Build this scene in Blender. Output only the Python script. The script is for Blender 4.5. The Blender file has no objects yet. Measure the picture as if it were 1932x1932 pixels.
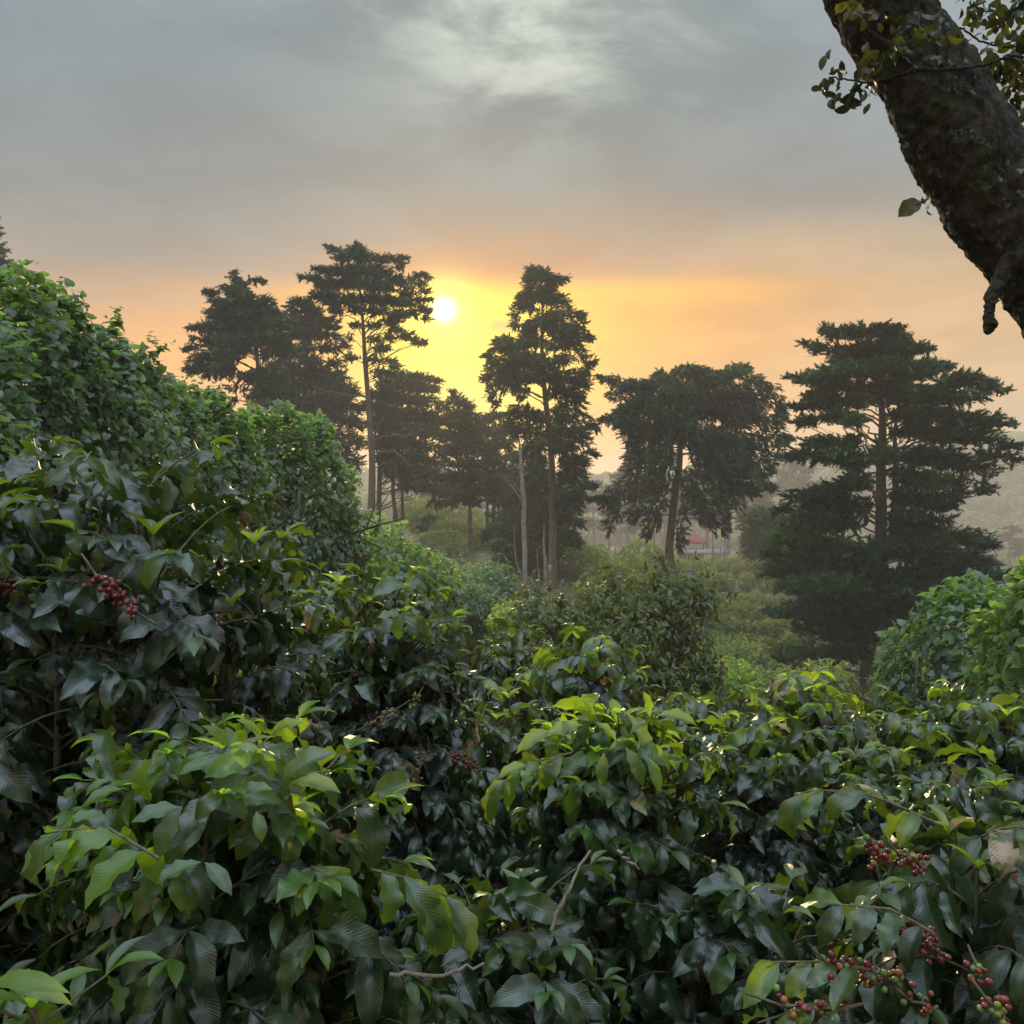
import bpy, math, random
import numpy as np
from mathutils import Vector

# ------------------------------------------------------------------ camera, sky, sun, exposure
S = bpy.context.scene
S.render.engine = 'CYCLES'
S.cycles.use_denoising = True
S.cycles.max_bounces = 6
S.cycles.diffuse_bounces = 2
S.cycles.glossy_bounces = 2
S.cycles.transmission_bounces = 3
S.cycles.volume_bounces = 1
S.cycles.transparent_max_bounces = 4
S.cycles.sample_clamp_indirect = 4.0
S.cycles.sample_clamp_direct = 4.0
S.cycles.caustics_reflective = False
S.cycles.caustics_refractive = False
S.view_settings.view_transform = 'Standard'
S.view_settings.look = 'None'
S.view_settings.exposure = 0.0
S.view_settings.gamma = 1.0

CAMZ = 1.7
cd = bpy.data.cameras.new('camera')
cam = bpy.data.objects.new('camera', cd)
S.collection.objects.link(cam)
cam.location = (0, 0, CAMZ)
cam.rotation_euler = (math.radians(90), 0, 0)
cd.sensor_width = 36
cd.lens = 36
cd.clip_start = 0.05
cd.clip_end = 6000
S.camera = cam

SUN_AZ, SUN_EL = -3.8, 11.15     # degrees; azimuth from +Y towards +X
sa, se = math.radians(SUN_AZ), math.radians(SUN_EL)
SUN_DIR = (math.sin(sa) * math.cos(se), math.cos(sa) * math.cos(se), math.sin(se))
sl = bpy.data.lights.new('sun', 'SUN')
sl.energy = 3.0
sl.angle = math.radians(1.5)
sl.color = (1.0, 0.74, 0.44)
sun = bpy.data.objects.new('sun', sl)
S.collection.objects.link(sun)
sun.rotation_euler = Vector(SUN_DIR).to_track_quat('Z', 'Y').to_euler()
sun.location = (0, 0, 40)


def lin(r, g, b):
    f = lambda c: (c / 255 / 12.92) if c / 255 <= 0.04045 else ((c / 255 + 0.055) / 1.055) ** 2.4
    return (f(r), f(g), f(b), 1.0)


class NT:
    def __init__(s, nt):
        s.nt = nt
        nt.nodes.clear()

    def n(s, typ, **kw):
        x = s.nt.nodes.new(typ)
        for k, v in kw.items():
            setattr(x, k, v)
        return x

    def link(s, a, b):
        if isinstance(a, (int, float)):
            b.default_value = a
        elif isinstance(a, tuple):
            b.default_value = a
        else:
            s.nt.links.new(a, b)

    def m(s, op, a, b=None, c=None, clamp=False):
        x = s.n('ShaderNodeMath', operation=op, use_clamp=clamp)
        s.link(a, x.inputs[0])
        if b is not None:
            s.link(b, x.inputs[1])
        if c is not None:
            s.link(c, x.inputs[2])
        return x.outputs[0]

    def smooth(s, v, a, b, o0=0.0, o1=1.0):
        x = s.n('ShaderNodeMapRange', interpolation_type='SMOOTHSTEP')
        s.link(v, x.inputs['Value'])
        x.inputs['From Min'].default_value = a
        x.inputs['From Max'].default_value = b
        x.inputs['To Min'].default_value = o0
        x.inputs['To Max'].default_value = o1
        return x.outputs[0]

    def mix(s, f, a, b, blend='MIX'):
        x = s.n('ShaderNodeMix', data_type='RGBA', blend_type=blend)
        s.link(f, x.inputs[0])
        s.link(a, x.inputs[6])
        s.link(b, x.inputs[7])
        return x.outputs[2]

    def gauss(s, x, x0, sx, y, y0, sy):
        a = s.m('POWER', s.m('DIVIDE', s.m('ABSOLUTE', s.m('SUBTRACT', x, x0)), sx), 2.0)
        b = s.m('POWER', s.m('DIVIDE', s.m('ABSOLUTE', s.m('SUBTRACT', y, y0)), sy), 2.0)
        return s.m('EXPONENT', s.m('MULTIPLY', s.m('ADD', a, b), -1.0))

    def noise(s, vec, scale, detail=4, rough=0.55, dist=0.0):
        x = s.n('ShaderNodeTexNoise')
        if vec is not None:
            s.link(vec, x.inputs['Vector'])
        x.inputs['Scale'].default_value = scale
        x.inputs['Detail'].default_value = detail
        x.inputs['Roughness'].default_value = rough
        x.inputs['Distortion'].default_value = dist
        return x.outputs['Fac']

    def ramp(s, f, stops):
        x = s.n('ShaderNodeValToRGB')
        cr = x.color_ramp
        while len(cr.elements) < len(stops):
            cr.elements.new(0.5)
        for e, (p, c) in zip(cr.elements, sorted(stops, key=lambda q: q[0])):
            e.position = p
            e.color = c if len(c) == 4 else (*c, 1)
        s.link(f, x.inputs[0])
        return x.outputs[0]


def make_world():
    w = bpy.data.worlds.new('World')
    S.world = w
    w.use_nodes = True
    T = NT(w.node_tree)
    tc = T.n('ShaderNodeTexCoord').outputs['Generated']
    nrm = T.n('ShaderNodeVectorMath', operation='NORMALIZE')
    T.link(tc, nrm.inputs[0])
    d = nrm.outputs[0]
    sp = T.n('ShaderNodeSeparateXYZ')
    T.link(d, sp.inputs[0])
    X, Y, Z = sp.outputs
    el = T.m('MULTIPLY', T.m('ARCSINE', Z), 180 / math.pi)
    az = T.m('MULTIPLY', T.m('ARCTAN2', X, Y), 180 / math.pi)
    # stretched noise for cloud layers
    mp = T.n('ShaderNodeMapping')
    T.link(d, mp.inputs[0])
    mp.inputs['Scale'].default_value = (1.0, 1.0, 4.0)
    nz = T.noise(mp.outputs[0], 2.6, 5, 0.55, 0.3)
    # cloud sheet overhead, flattening towards the horizon
    zc = T.m('ADD', T.m('MAXIMUM', Z, 0.0), 0.16)
    cb = T.n('ShaderNodeCombineXYZ')
    T.link(T.m('DIVIDE', X, zc), cb.inputs[0])
    T.link(T.m('DIVIDE', Y, zc), cb.inputs[1])
    nz2 = T.noise(cb.outputs[0], 2.3, 7, 0.58, 0.35)
    warp = T.m('MULTIPLY', T.m('SUBTRACT', T.m('ADD', T.m('MULTIPLY', nz, .6), T.m('MULTIPLY', nz2, .4)), 0.5), 8.0)
    side = T.smooth(az, -7, -22, 0, 1.7)
    e2 = T.m('ADD', T.m('ADD', el, warp), side)
    f = T.m('DIVIDE', e2, 90.0, clamp=True)
    base = T.ramp(f, [
        (0.0, lin(204, 156, 102)), (4 / 90, lin(232, 166, 86)), (8.5 / 90, lin(248, 168, 58)), (11.4 / 90, lin(246, 162, 50)),
        (12.9 / 90, lin(200, 142, 88)), (14.6 / 90, lin(160, 138, 118)), (17.5 / 90, lin(124, 130, 130)), (21 / 90, lin(112, 128, 134)),
        (27 / 90, lin(117, 139, 148)), (36 / 90, lin(165, 176, 186)), (60 / 90, lin(205, 220, 242))])
    soft = T.ramp(T.m('DIVIDE', T.m('ADD', T.m('ADD', el, T.m('MULTIPLY', warp, 0.4)), T.m('MULTIPLY', side, .9)), 90.0, clamp=True), [
        (0.0, lin(206, 160, 108)), (5 / 90, lin(226, 164, 98)), (9 / 90, lin(244, 168, 72)), (10.8 / 90, lin(226, 156, 84)), (12.6 / 90, lin(182, 144, 112)),
        (15 / 90, lin(144, 138, 130)), (18.5 / 90, lin(120, 131, 135)), (25 / 90, lin(112, 132, 142)), (36 / 90, lin(165, 176, 186)), (60 / 90, lin(205, 220, 242))])
    base = T.mix(T.smooth(T.m('ABSOLUTE', T.m('SUBTRACT', az, 3.0)), 7, 19), base, soft)
    gr = T.smooth(az, 5, 25, 0, 0.72)
    low = T.smooth(el, 16, 11, 0, 1)
    base = T.mix(T.m('MULTIPLY', gr, low), base, lin(196, 166, 124))
    # thin brighter streak to the right of the sun
    st = T.m('MULTIPLY', T.gauss(az, 6.0, 9.0, T.m('ADD', el, T.m('MULTIPLY', warp, 0.25)), 12.0, 0.8), 0.9)
    base = T.mix(st, base, lin(255, 190, 70))
    st2 = T.m('MULTIPLY', T.gauss(az, 16, 6.0, T.m('ADD', el, T.m('MULTIPLY', warp, 0.5)), 14.3, 1.3), 0.4)
    base = T.mix(st2, base, lin(222, 184, 132))
    # wide orange, then yellow aureole cut off by the cloud edge above the sun
    cut = T.smooth(T.m('ADD', el, T.m('MULTIPLY', warp, 0.35)), 13.2, 11.8, 0, 1)
    wide = T.m('MULTIPLY', T.m('MULTIPLY', T.gauss(az, SUN_AZ + 1, 13.0, el, 8.5, 6.0), cut), 0.75)
    base = T.mix(wide, base, (1.1, .48, .02, 1))
    yel = T.m('MULTIPLY', T.gauss(az, SUN_AZ + 1.0, 6.0, el, 8.9, 4.7), cut)
    yel = T.m('MULTIPLY', yel, 1.5, clamp=True)
    base = T.mix(yel, base, (1.25, .92, .0, 1))
    red = T.m('MULTIPLY', T.gauss(az, SUN_AZ, 5.0, el, 13.1, 1.0), 0.35)
    base = T.mix(red, base, lin(238, 150, 78))
    cl = T.m('MULTIPLY', T.gauss(az, -0.7, 0.9, el, 10.3, 0.42), 0.6)
    base = T.mix(cl, base, lin(226, 152, 84))
    # pale torn cloud high above
    pw = T.m('MULTIPLY', T.gauss(az, 1.8, 8.0, el, 26.5, 4.8), T.smooth(nz2, 0.42, 0.60, 0.12, 1.25))
    base = T.mix(T.m('MINIMUM', pw, 1.0), base, lin(206, 216, 200))
    pw2 = T.m('MULTIPLY', T.gauss(az, 24, 10.0, el, 23, 5), 0.3)
    base = T.mix(pw2, base, lin(170, 182, 188))
    mott = T.smooth(nz2, 0.32, 0.66, 0.86, 1.10)
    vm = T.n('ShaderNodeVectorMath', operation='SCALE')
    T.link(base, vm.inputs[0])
    # unseen overcast overhead and behind, brightened to add fill on foreground leaves
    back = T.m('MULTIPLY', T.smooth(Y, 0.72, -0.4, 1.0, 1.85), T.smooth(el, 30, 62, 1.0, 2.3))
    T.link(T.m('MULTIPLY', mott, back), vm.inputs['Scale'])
    # sun disc seen through thin cloud
    dt = T.n('ShaderNodeVectorMath', operation='DOT_PRODUCT')
    T.link(d, dt.inputs[0])
    dt.inputs[1].default_value = SUN_DIR
    ang = T.m('MULTIPLY', T.m('ARCCOSINE', T.m('MINIMUM', dt.outputs['Value'], 1.0)), 180 / math.pi)
    disc = T.m('EXPONENT', T.m('MULTIPLY', T.m('POWER', T.m('DIVIDE', ang, 0.50), 2.0), -1.0))
    halo = T.m('EXPONENT', T.m('MULTIPLY', T.m('POWER', T.m('DIVIDE', ang, 1.6), 2.0), -1.0))
    add1 = T.n('ShaderNodeVectorMath', operation='SCALE')
    add1.inputs[0].default_value = (3.6, 3.2, 2.6)
    T.link(disc, add1.inputs['Scale'])
    add2 = T.n('ShaderNodeVectorMath', operation='SCALE')
    add2.inputs[0].default_value = (1.2, 0.95, 0.16)
    T.link(halo, add2.inputs['Scale'])
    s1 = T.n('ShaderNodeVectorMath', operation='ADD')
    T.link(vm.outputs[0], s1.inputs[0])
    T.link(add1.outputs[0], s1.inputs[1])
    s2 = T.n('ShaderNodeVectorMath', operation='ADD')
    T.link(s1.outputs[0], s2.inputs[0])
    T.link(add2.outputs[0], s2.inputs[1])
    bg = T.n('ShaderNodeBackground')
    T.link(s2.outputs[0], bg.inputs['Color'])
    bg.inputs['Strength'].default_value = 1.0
    sky = T.n('ShaderNodeTexSky', sky_type='NISHITA')
    sky.sun_disc = False
    sky.sun_elevation = se
    sky.sun_rotation = sa
    bg2 = T.n('ShaderNodeBackground')
    T.link(sky.outputs[0], bg2.inputs['Color'])
    bg2.inputs['Strength'].default_value = 0.006
    ad = T.n('ShaderNodeAddShader')
    T.link(bg.outputs[0], ad.inputs[0])
    T.link(bg2.outputs[0], ad.inputs[1])
    out = T.n('ShaderNodeOutputWorld')
    T.link(ad.outputs[0], out.inputs['Surface'])
    w.cycles.sampling_method = 'MANUAL'
    w.cycles.sample_map_resolution = 1024


make_world()

# ------------------------------------------------------------------ helpers
COL = S.collection
rng = np.random.default_rng(7)


def P(px, py, d):
    """point seen at (px, py) of a 1932 px wide picture, at distance d"""
    return np.array(((px - 966) / 1932 * d, d, CAMZ - (py - 966) / 1932 * d))


def Z3(x, y): return 1086.1 + x * 0.43785, 575.0 + y * 0.43785
Z3.k = 0.43785
def Z2(x, y): return 575.0 + x * 0.3307, 415.3 + y * 0.3307
Z2.k = 0.3307
def Z5(x, y): return 319.4 + x * 0.2976, 447.2 + y * 0.2976
Z5.k = 0.2976
def Z6(x, y): return 958.3 + x * 0.2976, 862.5 + y * 0.2976
Z6.k = 0.2976
def Z8(x, y): return 1484.8 + x * 0.3472, y * 0.3472
Z8.k = 0.3472

# terrain: (picture x, distance, height relative to the eye)
CT = [(966, 0.5, -1.7), (200, 2, -2.1), (966, 2.5, -2.4), (1800, 2, -2.2), (300, 4, -2.3), (966, 5, -2.8), (1700, 5, -2.9),
      (-200, 8, -2.2), (100, 9, -2.4), (330, 13, -2.6), (600, 17, -3.0), (750, 24, -4.2), (880, 30, -5.0), (1300, 18, -4.6),
      (1850, 13, -4.6), (1700, 22, -6.0), (1400, 35, -8.0), (990, 60, -7.0), (1635, 62, -11.4), (1400, 75, -11.2), (1900, 60, -12),
      (1400, 85, -10.4), (1500, 86, -10.6), (1400, 95, -9.6), (1400, 120, -8.0), (1040, 88, -6.6), (1265, 88, -7.2), (1265, 130, -8.0), (700, 105, -2.6), (750, 118, -2.2),
      (560, 90, -1.5), (400, 70, -1.0), (200, 80, 0.0), (-100, 90, 1.5), (885, 98, -4.3), (940, 110, -4.3), (1000, 180, -9.0),
      (1300, 180, -9.5), (1600, 180, -14), (1900, 180, -18), (700, 200, -5), (300, 200, 2), (1200, 300, -11), (1200, 420, -15), (1400, 420, -16), (1700, 300, -18), (1700, 420, -22), (1950, 420, -24), (900, 420, -10),
      (600, 400, 0), (200, 400, 10), (1870, 700, 40), (2120, 680, 44), (1650, 730, 32), (1400, 800, 22), (1150, 840, 16), (900, 840, 14), (600, 800, 22), (200, 740, 34), (-200, 740, 38),
      (1870, 1300, 40), (966, 1300, 20), (100, 1300, 30)]
_cx = np.array([((c[0] - 966) / 1932) * c[1] for c in CT])
_cy = np.array([float(c[1]) for c in CT])
_cz = np.array([CAMZ + c[2] for c in CT])


def _uv(x, y):
    r = np.sqrt(x * x + y * y)
    return np.arctan2(x, y) * 2.2, np.log(r + 1.5) * 1.6


_cu, _cv = _uv(_cx, _cy)


def ground(x, y):
    x = np.atleast_1d(np.asarray(x, float))
    y = np.atleast_1d(np.asarray(y, float))
    u, v = _uv(x, y)
    d2 = (u[:, None] - _cu) ** 2 + (v[:, None] - _cv) ** 2
    w = 1 / (d2 + 0.003) ** 2.0
    z = (w * _cz).sum(1) / w.sum(1)
    z = z + 0.06 * np.sin(x * 1.3 + 2) * np.cos(y * 1.1) * np.minimum(1, np.hypot(x, y) / 6)
    return z if z.size > 1 else float(z[0])


def vnoise(p, seed=0):
    """value noise, p (n,3) -> (n) in 0..1"""
    i = np.floor(p).astype(np.int64)
    f = p - i
    f = f * f * (3 - 2 * f)
    out = 0
    for dx in (0, 1):
        for dy in (0, 1):
            for dz in (0, 1):
                h = (i[:, 0] + dx) * 73856093 ^ (i[:, 1] + dy) * 19349663 ^ (i[:, 2] + dz) * 83492791 ^ (seed * 2654435)
                h = (h ^ (h >> 13)) * 1274126177 & 0x7fffffff
                v = (h % 10007) / 10007.0
                wx = f[:, 0] if dx else 1 - f[:, 0]
                wy = f[:, 1] if dy else 1 - f[:, 1]
                wz = f[:, 2] if dz else 1 - f[:, 2]
                out = out + v * wx * wy * wz
    return out


def unit(v):
    v = np.asarray(v, float)
    return v / np.maximum(np.linalg.norm(v, axis=-1, keepdims=True), 1e-9)


class Geo:
    """collects vertices and faces with two per-vertex values and a uv"""

    def __init__(s):
        s.V, s.F3, s.F4, s.A, s.B, s.U, s.n = [], [], [], [], [], [], 0

    def add(s, V, F, tint=0.0, rnd=0.0, uv=None):
        V = np.asarray(V, float).reshape(-1, 3)
        F = np.asarray(F, int)
        k = len(V)
        s.V.append(V)
        (s.F3 if F.shape[1] == 3 else s.F4).append(F + s.n)
        s.A.append(np.broadcast_to(np.asarray(tint, float), (k,)))
        s.B.append(np.broadcast_to(np.asarray(rnd, float), (k,)))
        s.U.append(np.zeros((k, 2)) if uv is None else np.asarray(uv, float))
        s.n += k

    def inst(s, tmpl, O, M, tint, rnd):
        """many copies of a template (V, F, uv); O (n,3) origins, M (n,3,3) rows = images of x, y, z"""
        TV, TF, TU = tmpl
        n, t = len(O), len(TV)
        if n == 0:
            return
        V = np.einsum('tj,njk->ntk', TV, M) + O[:, None, :]
        F = (TF[None] + (np.arange(n) * t)[:, None, None]).reshape(-1, TF.shape[1])
        s.add(V.reshape(-1, 3), F, np.repeat(tint, t), np.repeat(rnd, t), np.tile(TU, (n, 1)))

    def tube(s, pts, rad, sides=6, tint=0.5, rnd=0.5, cap=True):
        pts = np.asarray(pts, float)
        rad = np.broadcast_to(np.asarray(rad, float), (len(pts),))
        tan = unit(np.gradient(pts, axis=0))
        ref = np.array((0.31, 0.9, 0.1)) if abs(tan[0][2]) > 0.8 else np.array((0, 0, 1.0))
        a = unit(np.cross(tan, ref))
        b = np.cross(tan, a)
        th = np.arange(sides) / sides * 2 * np.pi
        V = pts[:, None] + rad[:, None, None] * (np.cos(th)[None, :, None] * a[:, None] + np.sin(th)[None, :, None] * b[:, None])
        n = len(pts)
        i, j = np.meshgrid(np.arange(n - 1), np.arange(sides), indexing='ij')
        j2 = (j + 1) % sides
        F = np.stack([i * sides + j, i * sides + j2, (i + 1) * sides + j2, (i + 1) * sides + j], -1).reshape(-1, 4)
        L = np.concatenate([[0], np.cumsum(np.linalg.norm(np.diff(pts, axis=0), axis=1))])
        uv = np.stack(np.broadcast_arrays(th[None, :] / 6.283, L[:, None]), -1).reshape(-1, 2)
        s.add(V.reshape(-1, 3), F, tint, rnd, uv)
        if cap:
            c = len(pts) - 1
            Vc = np.vstack([V[c], pts[c] + tan[c] * rad[c] * 0.6])
            s.add(Vc, [(k, (k + 1) % sides, sides) for k in range(sides)], tint, rnd)

    def build(s, name, mat, parent=None, off=None, smooth=True):
        V = np.vstack(s.V)
        if off is not None:
            V = V - np.asarray(off)
        me = bpy.data.meshes.new(name)
        f3 = np.vstack(s.F3) if s.F3 else np.zeros((0, 3), int)
        f4 = np.vstack(s.F4) if s.F4 else np.zeros((0, 4), int)
        loops = np.concatenate([f3.ravel(), f4.ravel()]).astype(np.int32)
        starts = np.concatenate([np.arange(len(f3)) * 3, len(f3) * 3 + np.arange(len(f4)) * 4]).astype(np.int32)
        me.vertices.add(len(V))
        me.vertices.foreach_set('co', V.astype(np.float32).ravel())
        me.loops.add(len(loops))
        me.loops.foreach_set('vertex_index', loops)
        me.polygons.add(len(starts))
        me.polygons.foreach_set('loop_start', starts)
        me.update(calc_edges=True)
        if smooth:
            me.polygons.foreach_set('use_smooth', np.ones(len(starts), bool))
        U = np.vstack(s.U)
        uvl = me.uv_layers.new(name='uv')
        uvl.data.foreach_set('uv', U[loops].astype(np.float32).ravel())
        for nm, arr in (('tint', s.A), ('rnd', s.B)):
            at = me.attributes.new(nm, 'FLOAT', 'POINT')
            at.data.foreach_set('value', np.concatenate(arr).astype(np.float32))
        me.materials.append(mat)
        o = bpy.data.objects.new(name, me)
        COL.objects.link(o)
        if parent is not None:
            o.parent = parent
        return o


def tag(o, label=None, cat=None, group=None, kind=None):
    if label: o['label'] = label
    if cat: o['category'] = cat
    if group: o['group'] = group
    if kind: o['kind'] = kind
    return o


def thing(name, loc, label, cat, group=None, rz=0.0):
    o = bpy.data.objects.new(name, None)
    o.empty_display_size = 0.2
    COL.objects.link(o)
    o.location = loc
    o.rotation_euler = (0, 0, rz)
    return tag(o, label, cat, group)


def copy_thing(root, loc, rz, scale, label):
    r = root.copy()
    COL.objects.link(r)
    r.location = loc
    r.rotation_euler = (0, 0, rz)
    r.scale = scale
    r['label'] = label
    for ch in list(root.children):
        c = ch.copy()
        COL.objects.link(c)
        c.parent = r
        for g in list(ch.children):
            d = g.copy()
            COL.objects.link(d)
            d.parent = c
    return r


# ------------------------------------------------------------------ materials
def attr(T, nm):
    a = T.n('ShaderNodeAttribute', attribute_name=nm)
    return a.outputs['Fac']


def leaf_mat(name, dark, light, tdark, tlight, rough=0.45, trans=0.35, spec=0.5, dry=None, veins=0.0, patch=0.5, coat=0.0):
    m = bpy.data.materials.new(name)
    m.use_nodes = True
    T = NT(m.node_tree)
    t, r = attr(T, 'tint'), attr(T, 'rnd')
    geo = T.n('ShaderNodeNewGeometry')
    nz = T.noise(geo.outputs['Position'], 9.0 if veins else 2.0, 3, 0.6)
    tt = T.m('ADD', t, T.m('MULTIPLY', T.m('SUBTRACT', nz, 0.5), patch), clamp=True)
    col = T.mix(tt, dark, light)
    br = T.smooth(r, 0, 1, 0.7, 1.3)
    sc = T.n('ShaderNodeVectorMath', operation='SCALE')
    T.link(col, sc.inputs[0])
    T.link(br, sc.inputs['Scale'])
    col = sc.outputs[0]
    tcol = T.mix(tt, tdark, tlight)
    bump = None
    if veins:
        uv = T.n('ShaderNodeUVMap', uv_map='uv')
        sp = T.n('ShaderNodeSeparateXYZ')
        T.link(uv.outputs[0], sp.inputs[0])
        u, v = sp.outputs[0], sp.outputs[1]
        av = T.m('ABSOLUTE', v)
        ph = T.m('SUBTRACT', T.m('MULTIPLY', u, 10.5), T.m('MULTIPLY', T.m('POWER', av, 0.8), 1.9))
        w = T.m('ABSOLUTE', T.m('SUBTRACT', T.m('FRACT', ph), 0.5))      # 0.5 on the vein
        side = T.smooth(w, 0.40, 0.5, 0, 1)
        mid = T.smooth(av, 0.09, 0.0, 0, 1)
        vein = T.m('MAXIMUM', T.m('MULTIPLY', side, 0.55), mid)
        lightv = T.mix(0.45, col, (0.14, 0.22, 0.06, 1))
        col = T.mix(T.m('MULTIPLY', vein, 0.38), col, lightv)
        h = T.m('SUBTRACT', T.m('MULTIPLY', T.m('SINE', T.m('MULTIPLY', w, 6.283)), 0.6), T.m('MULTIPLY', mid, 0.8))
        fine = T.noise(uv.outputs[0], 26, 2, 0.5)
        h = T.m('ADD', h, T.m('MULTIPLY', fine, 0.3))
        b = T.n('ShaderNodeBump')
        b.inputs['Strength'].default_value = veins
        b.inputs['Distance'].default_value = 0.004
        T.link(h, b.inputs['Height'])
        bump = b.outputs[0]
    if veins:
        sn = T.noise(geo.outputs['Position'], 170, 2, 0.6)
        sm = T.m('MULTIPLY', T.smooth(sn, 0.64, 0.70), T.smooth(T.m('FRACT', T.m('MULTIPLY', r, 7.0)), 0.70, 0.74))
        col = T.mix(T.m('MULTIPLY', sm, 0.8), col, c4(.13, .09, .035))
    if dry is not None:
        dn = T.noise(geo.outputs['Position'], 30, 2, 0.6)
        dm = T.m('MULTIPLY', T.smooth(r, 0.985, 0.992, 0, 1), T.smooth(dn, 0.36, 0.55, 0, 1))
        col = T.mix(dm, col, dry)
        tcol = T.mix(dm, tcol, dry)
    p = T.n('ShaderNodeBsdfPrincipled')
    T.link(col, p.inputs['Base Color'])
    p.inputs['Roughness'].default_value = rough
    p.inputs['Specular IOR Level'].default_value = spec
    tr = T.n('ShaderNodeBsdfTranslucent')
    T.link(tcol, tr.inputs['Color'])
    if bump is not None:
        T.link(bump, p.inputs['Normal'])
    mx = T.n('ShaderNodeMixShader')
    T.link(T.m('MULTIPLY_ADD', tt, trans * 1.1, trans * 0.55), mx.inputs[0])
    T.link(p.outputs[0], mx.inputs[1])
    T.link(tr.outputs[0], mx.inputs[2])
    out = T.n('ShaderNodeOutputMaterial')
    T.link(mx.outputs[0], out.inputs['Surface'])
    return m


def bark_mat(name, a, b, scale=8, bump=0.6, lichen=None, lscale=3.0, stretch=(1, 1, 0.35), lth=(0.60, 0.66), moss=None):
    m = bpy.data.materials.new(name)
    m.use_nodes = True
    T = NT(m.node_tree)
    tc = T.n('ShaderNodeTexCoord')
    mp = T.n('ShaderNodeMapping')
    T.link(tc.outputs['Object'], mp.inputs[0])
    mp.inputs['Scale'].default_value = stretch
    n1 = T.noise(mp.outputs[0], scale, 6, 0.65, 0.6)
    n2 = T.noise(mp.outputs[0], scale * 4, 4, 0.6)
    f = T.smooth(T.m('ADD', T.m('MULTIPLY', n1, 0.7), T.m('MULTIPLY', n2, 0.3)), 0.34, 0.66)
    col = T.mix(f, a, b)
    if moss is not None:
        n4 = T.noise(tc.outputs['Object'], lscale * 0.6, 4, 0.6)
        col = T.mix(T.m('MULTIPLY', T.smooth(n4, 0.5, 0.62), 0.7), col, moss)
    h = T.m('ADD', n1, T.m('MULTIPLY', n2, 0.5))
    if lichen is not None:
        n3 = T.noise(tc.outputs['Object'], lscale * 2.2, 5, 0.7)
        n5 = T.noise(tc.outputs['Object'], lscale * 0.5, 2, 0.5)
        lm = T.m('MULTIPLY', T.smooth(n3, lth[0], lth[1]), T.smooth(n5, 0.42, 0.58))
        col = T.mix(lm, col, lichen)
        h = T.m('ADD', h, T.m('MULTIPLY', lm, 0.25))
    p = T.n('ShaderNodeBsdfPrincipled')
    T.link(col, p.inputs['Base Color'])
    p.inputs['Roughness'].default_value = 0.9
    p.inputs['Specular IOR Level'].default_value = 0.25
    bp = T.n('ShaderNodeBump')
    bp.inputs['Strength'].default_value = bump
    bp.inputs['Distance'].default_value = 0.02
    T.link(h, bp.inputs['Height'])
    T.link(bp.outputs[0], p.inputs['Normal'])
    out = T.n('ShaderNodeOutputMaterial')
    T.link(p.outputs[0], out.inputs['Surface'])
    return m


def plain_mat(name, col, rough=0.7, spec=0.4, noise=0.3, scale=6):
    m = bpy.data.materials.new(name)
    m.use_nodes = True
    T = NT(m.node_tree)
    geo = T.n('ShaderNodeNewGeometry')
    n = T.noise(geo.outputs['Position'], scale, 4, 0.6)
    c = T.mix(T.m('MULTIPLY', n, noise), (*col, 1), (col[0] * 0.4, col[1] * 0.4, col[2] * 0.4, 1))
    p = T.n('ShaderNodeBsdfPrincipled')
    T.link(c, p.inputs['Base Color'])
    p.inputs['Roughness'].default_value = rough
    p.inputs['Specular IOR Level'].default_value = spec
    out = T.n('ShaderNodeOutputMaterial')
    T.link(p.outputs[0], out.inputs['Surface'])
    return m


def c4(r, g, b): return (r, g, b, 1)


M = {}
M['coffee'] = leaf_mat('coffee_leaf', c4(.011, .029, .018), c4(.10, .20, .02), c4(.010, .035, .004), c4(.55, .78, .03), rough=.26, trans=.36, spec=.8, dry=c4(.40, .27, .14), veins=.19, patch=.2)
M['coffee_far'] = leaf_mat('coffee_leaf_plain', c4(.012, .031, .019), c4(.10, .20, .02), c4(.010, .035, .004), c4(.55, .76, .03), rough=.28, trans=.36, spec=.8, dry=c4(.40, .26, .13), patch=.2)
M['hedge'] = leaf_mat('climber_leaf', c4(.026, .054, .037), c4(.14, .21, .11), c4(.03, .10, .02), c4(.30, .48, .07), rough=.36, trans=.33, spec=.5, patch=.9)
M['hedge_warm'] = leaf_mat('climber_leaf_yellow_green', c4(.05, .11, .032), c4(.16, .25, .06), c4(.10, .24, .02), c4(.40, .54, .07), rough=.38, trans=.44, spec=.5, patch=.9)
M['shrub'] = leaf_mat('shrub_leaf', c4(.045, .08, .04), c4(.14, .17, .05), c4(.06, .11, .02), c4(.26, .30, .04), rough=.45, trans=.33, spec=.45, dry=c4(.20, .09, .04), patch=1.0)
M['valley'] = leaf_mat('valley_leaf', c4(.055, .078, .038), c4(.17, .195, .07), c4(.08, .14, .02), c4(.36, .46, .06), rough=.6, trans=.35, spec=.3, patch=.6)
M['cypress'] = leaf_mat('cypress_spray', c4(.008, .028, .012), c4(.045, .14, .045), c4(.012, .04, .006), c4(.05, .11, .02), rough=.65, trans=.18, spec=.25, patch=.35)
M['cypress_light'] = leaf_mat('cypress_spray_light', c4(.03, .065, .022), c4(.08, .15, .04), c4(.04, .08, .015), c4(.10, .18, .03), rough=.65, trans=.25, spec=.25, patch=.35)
M['shade'] = leaf_mat('shade_tree_leaf', c4(.015, .028, .012), c4(.11, .11, .02), c4(.03, .05, .005), c4(.30, .26, .02), rough=.45, trans=.4, spec=.4, patch=.3)
M['bark'] = bark_mat('cypress_bark', c4(.07, .05, .038), c4(.17, .135, .11), 3.5, .6)
M['dead'] = bark_mat('bleached_wood', c4(.11, .095, .08), c4(.30, .27, .23), 4, .4)
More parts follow.
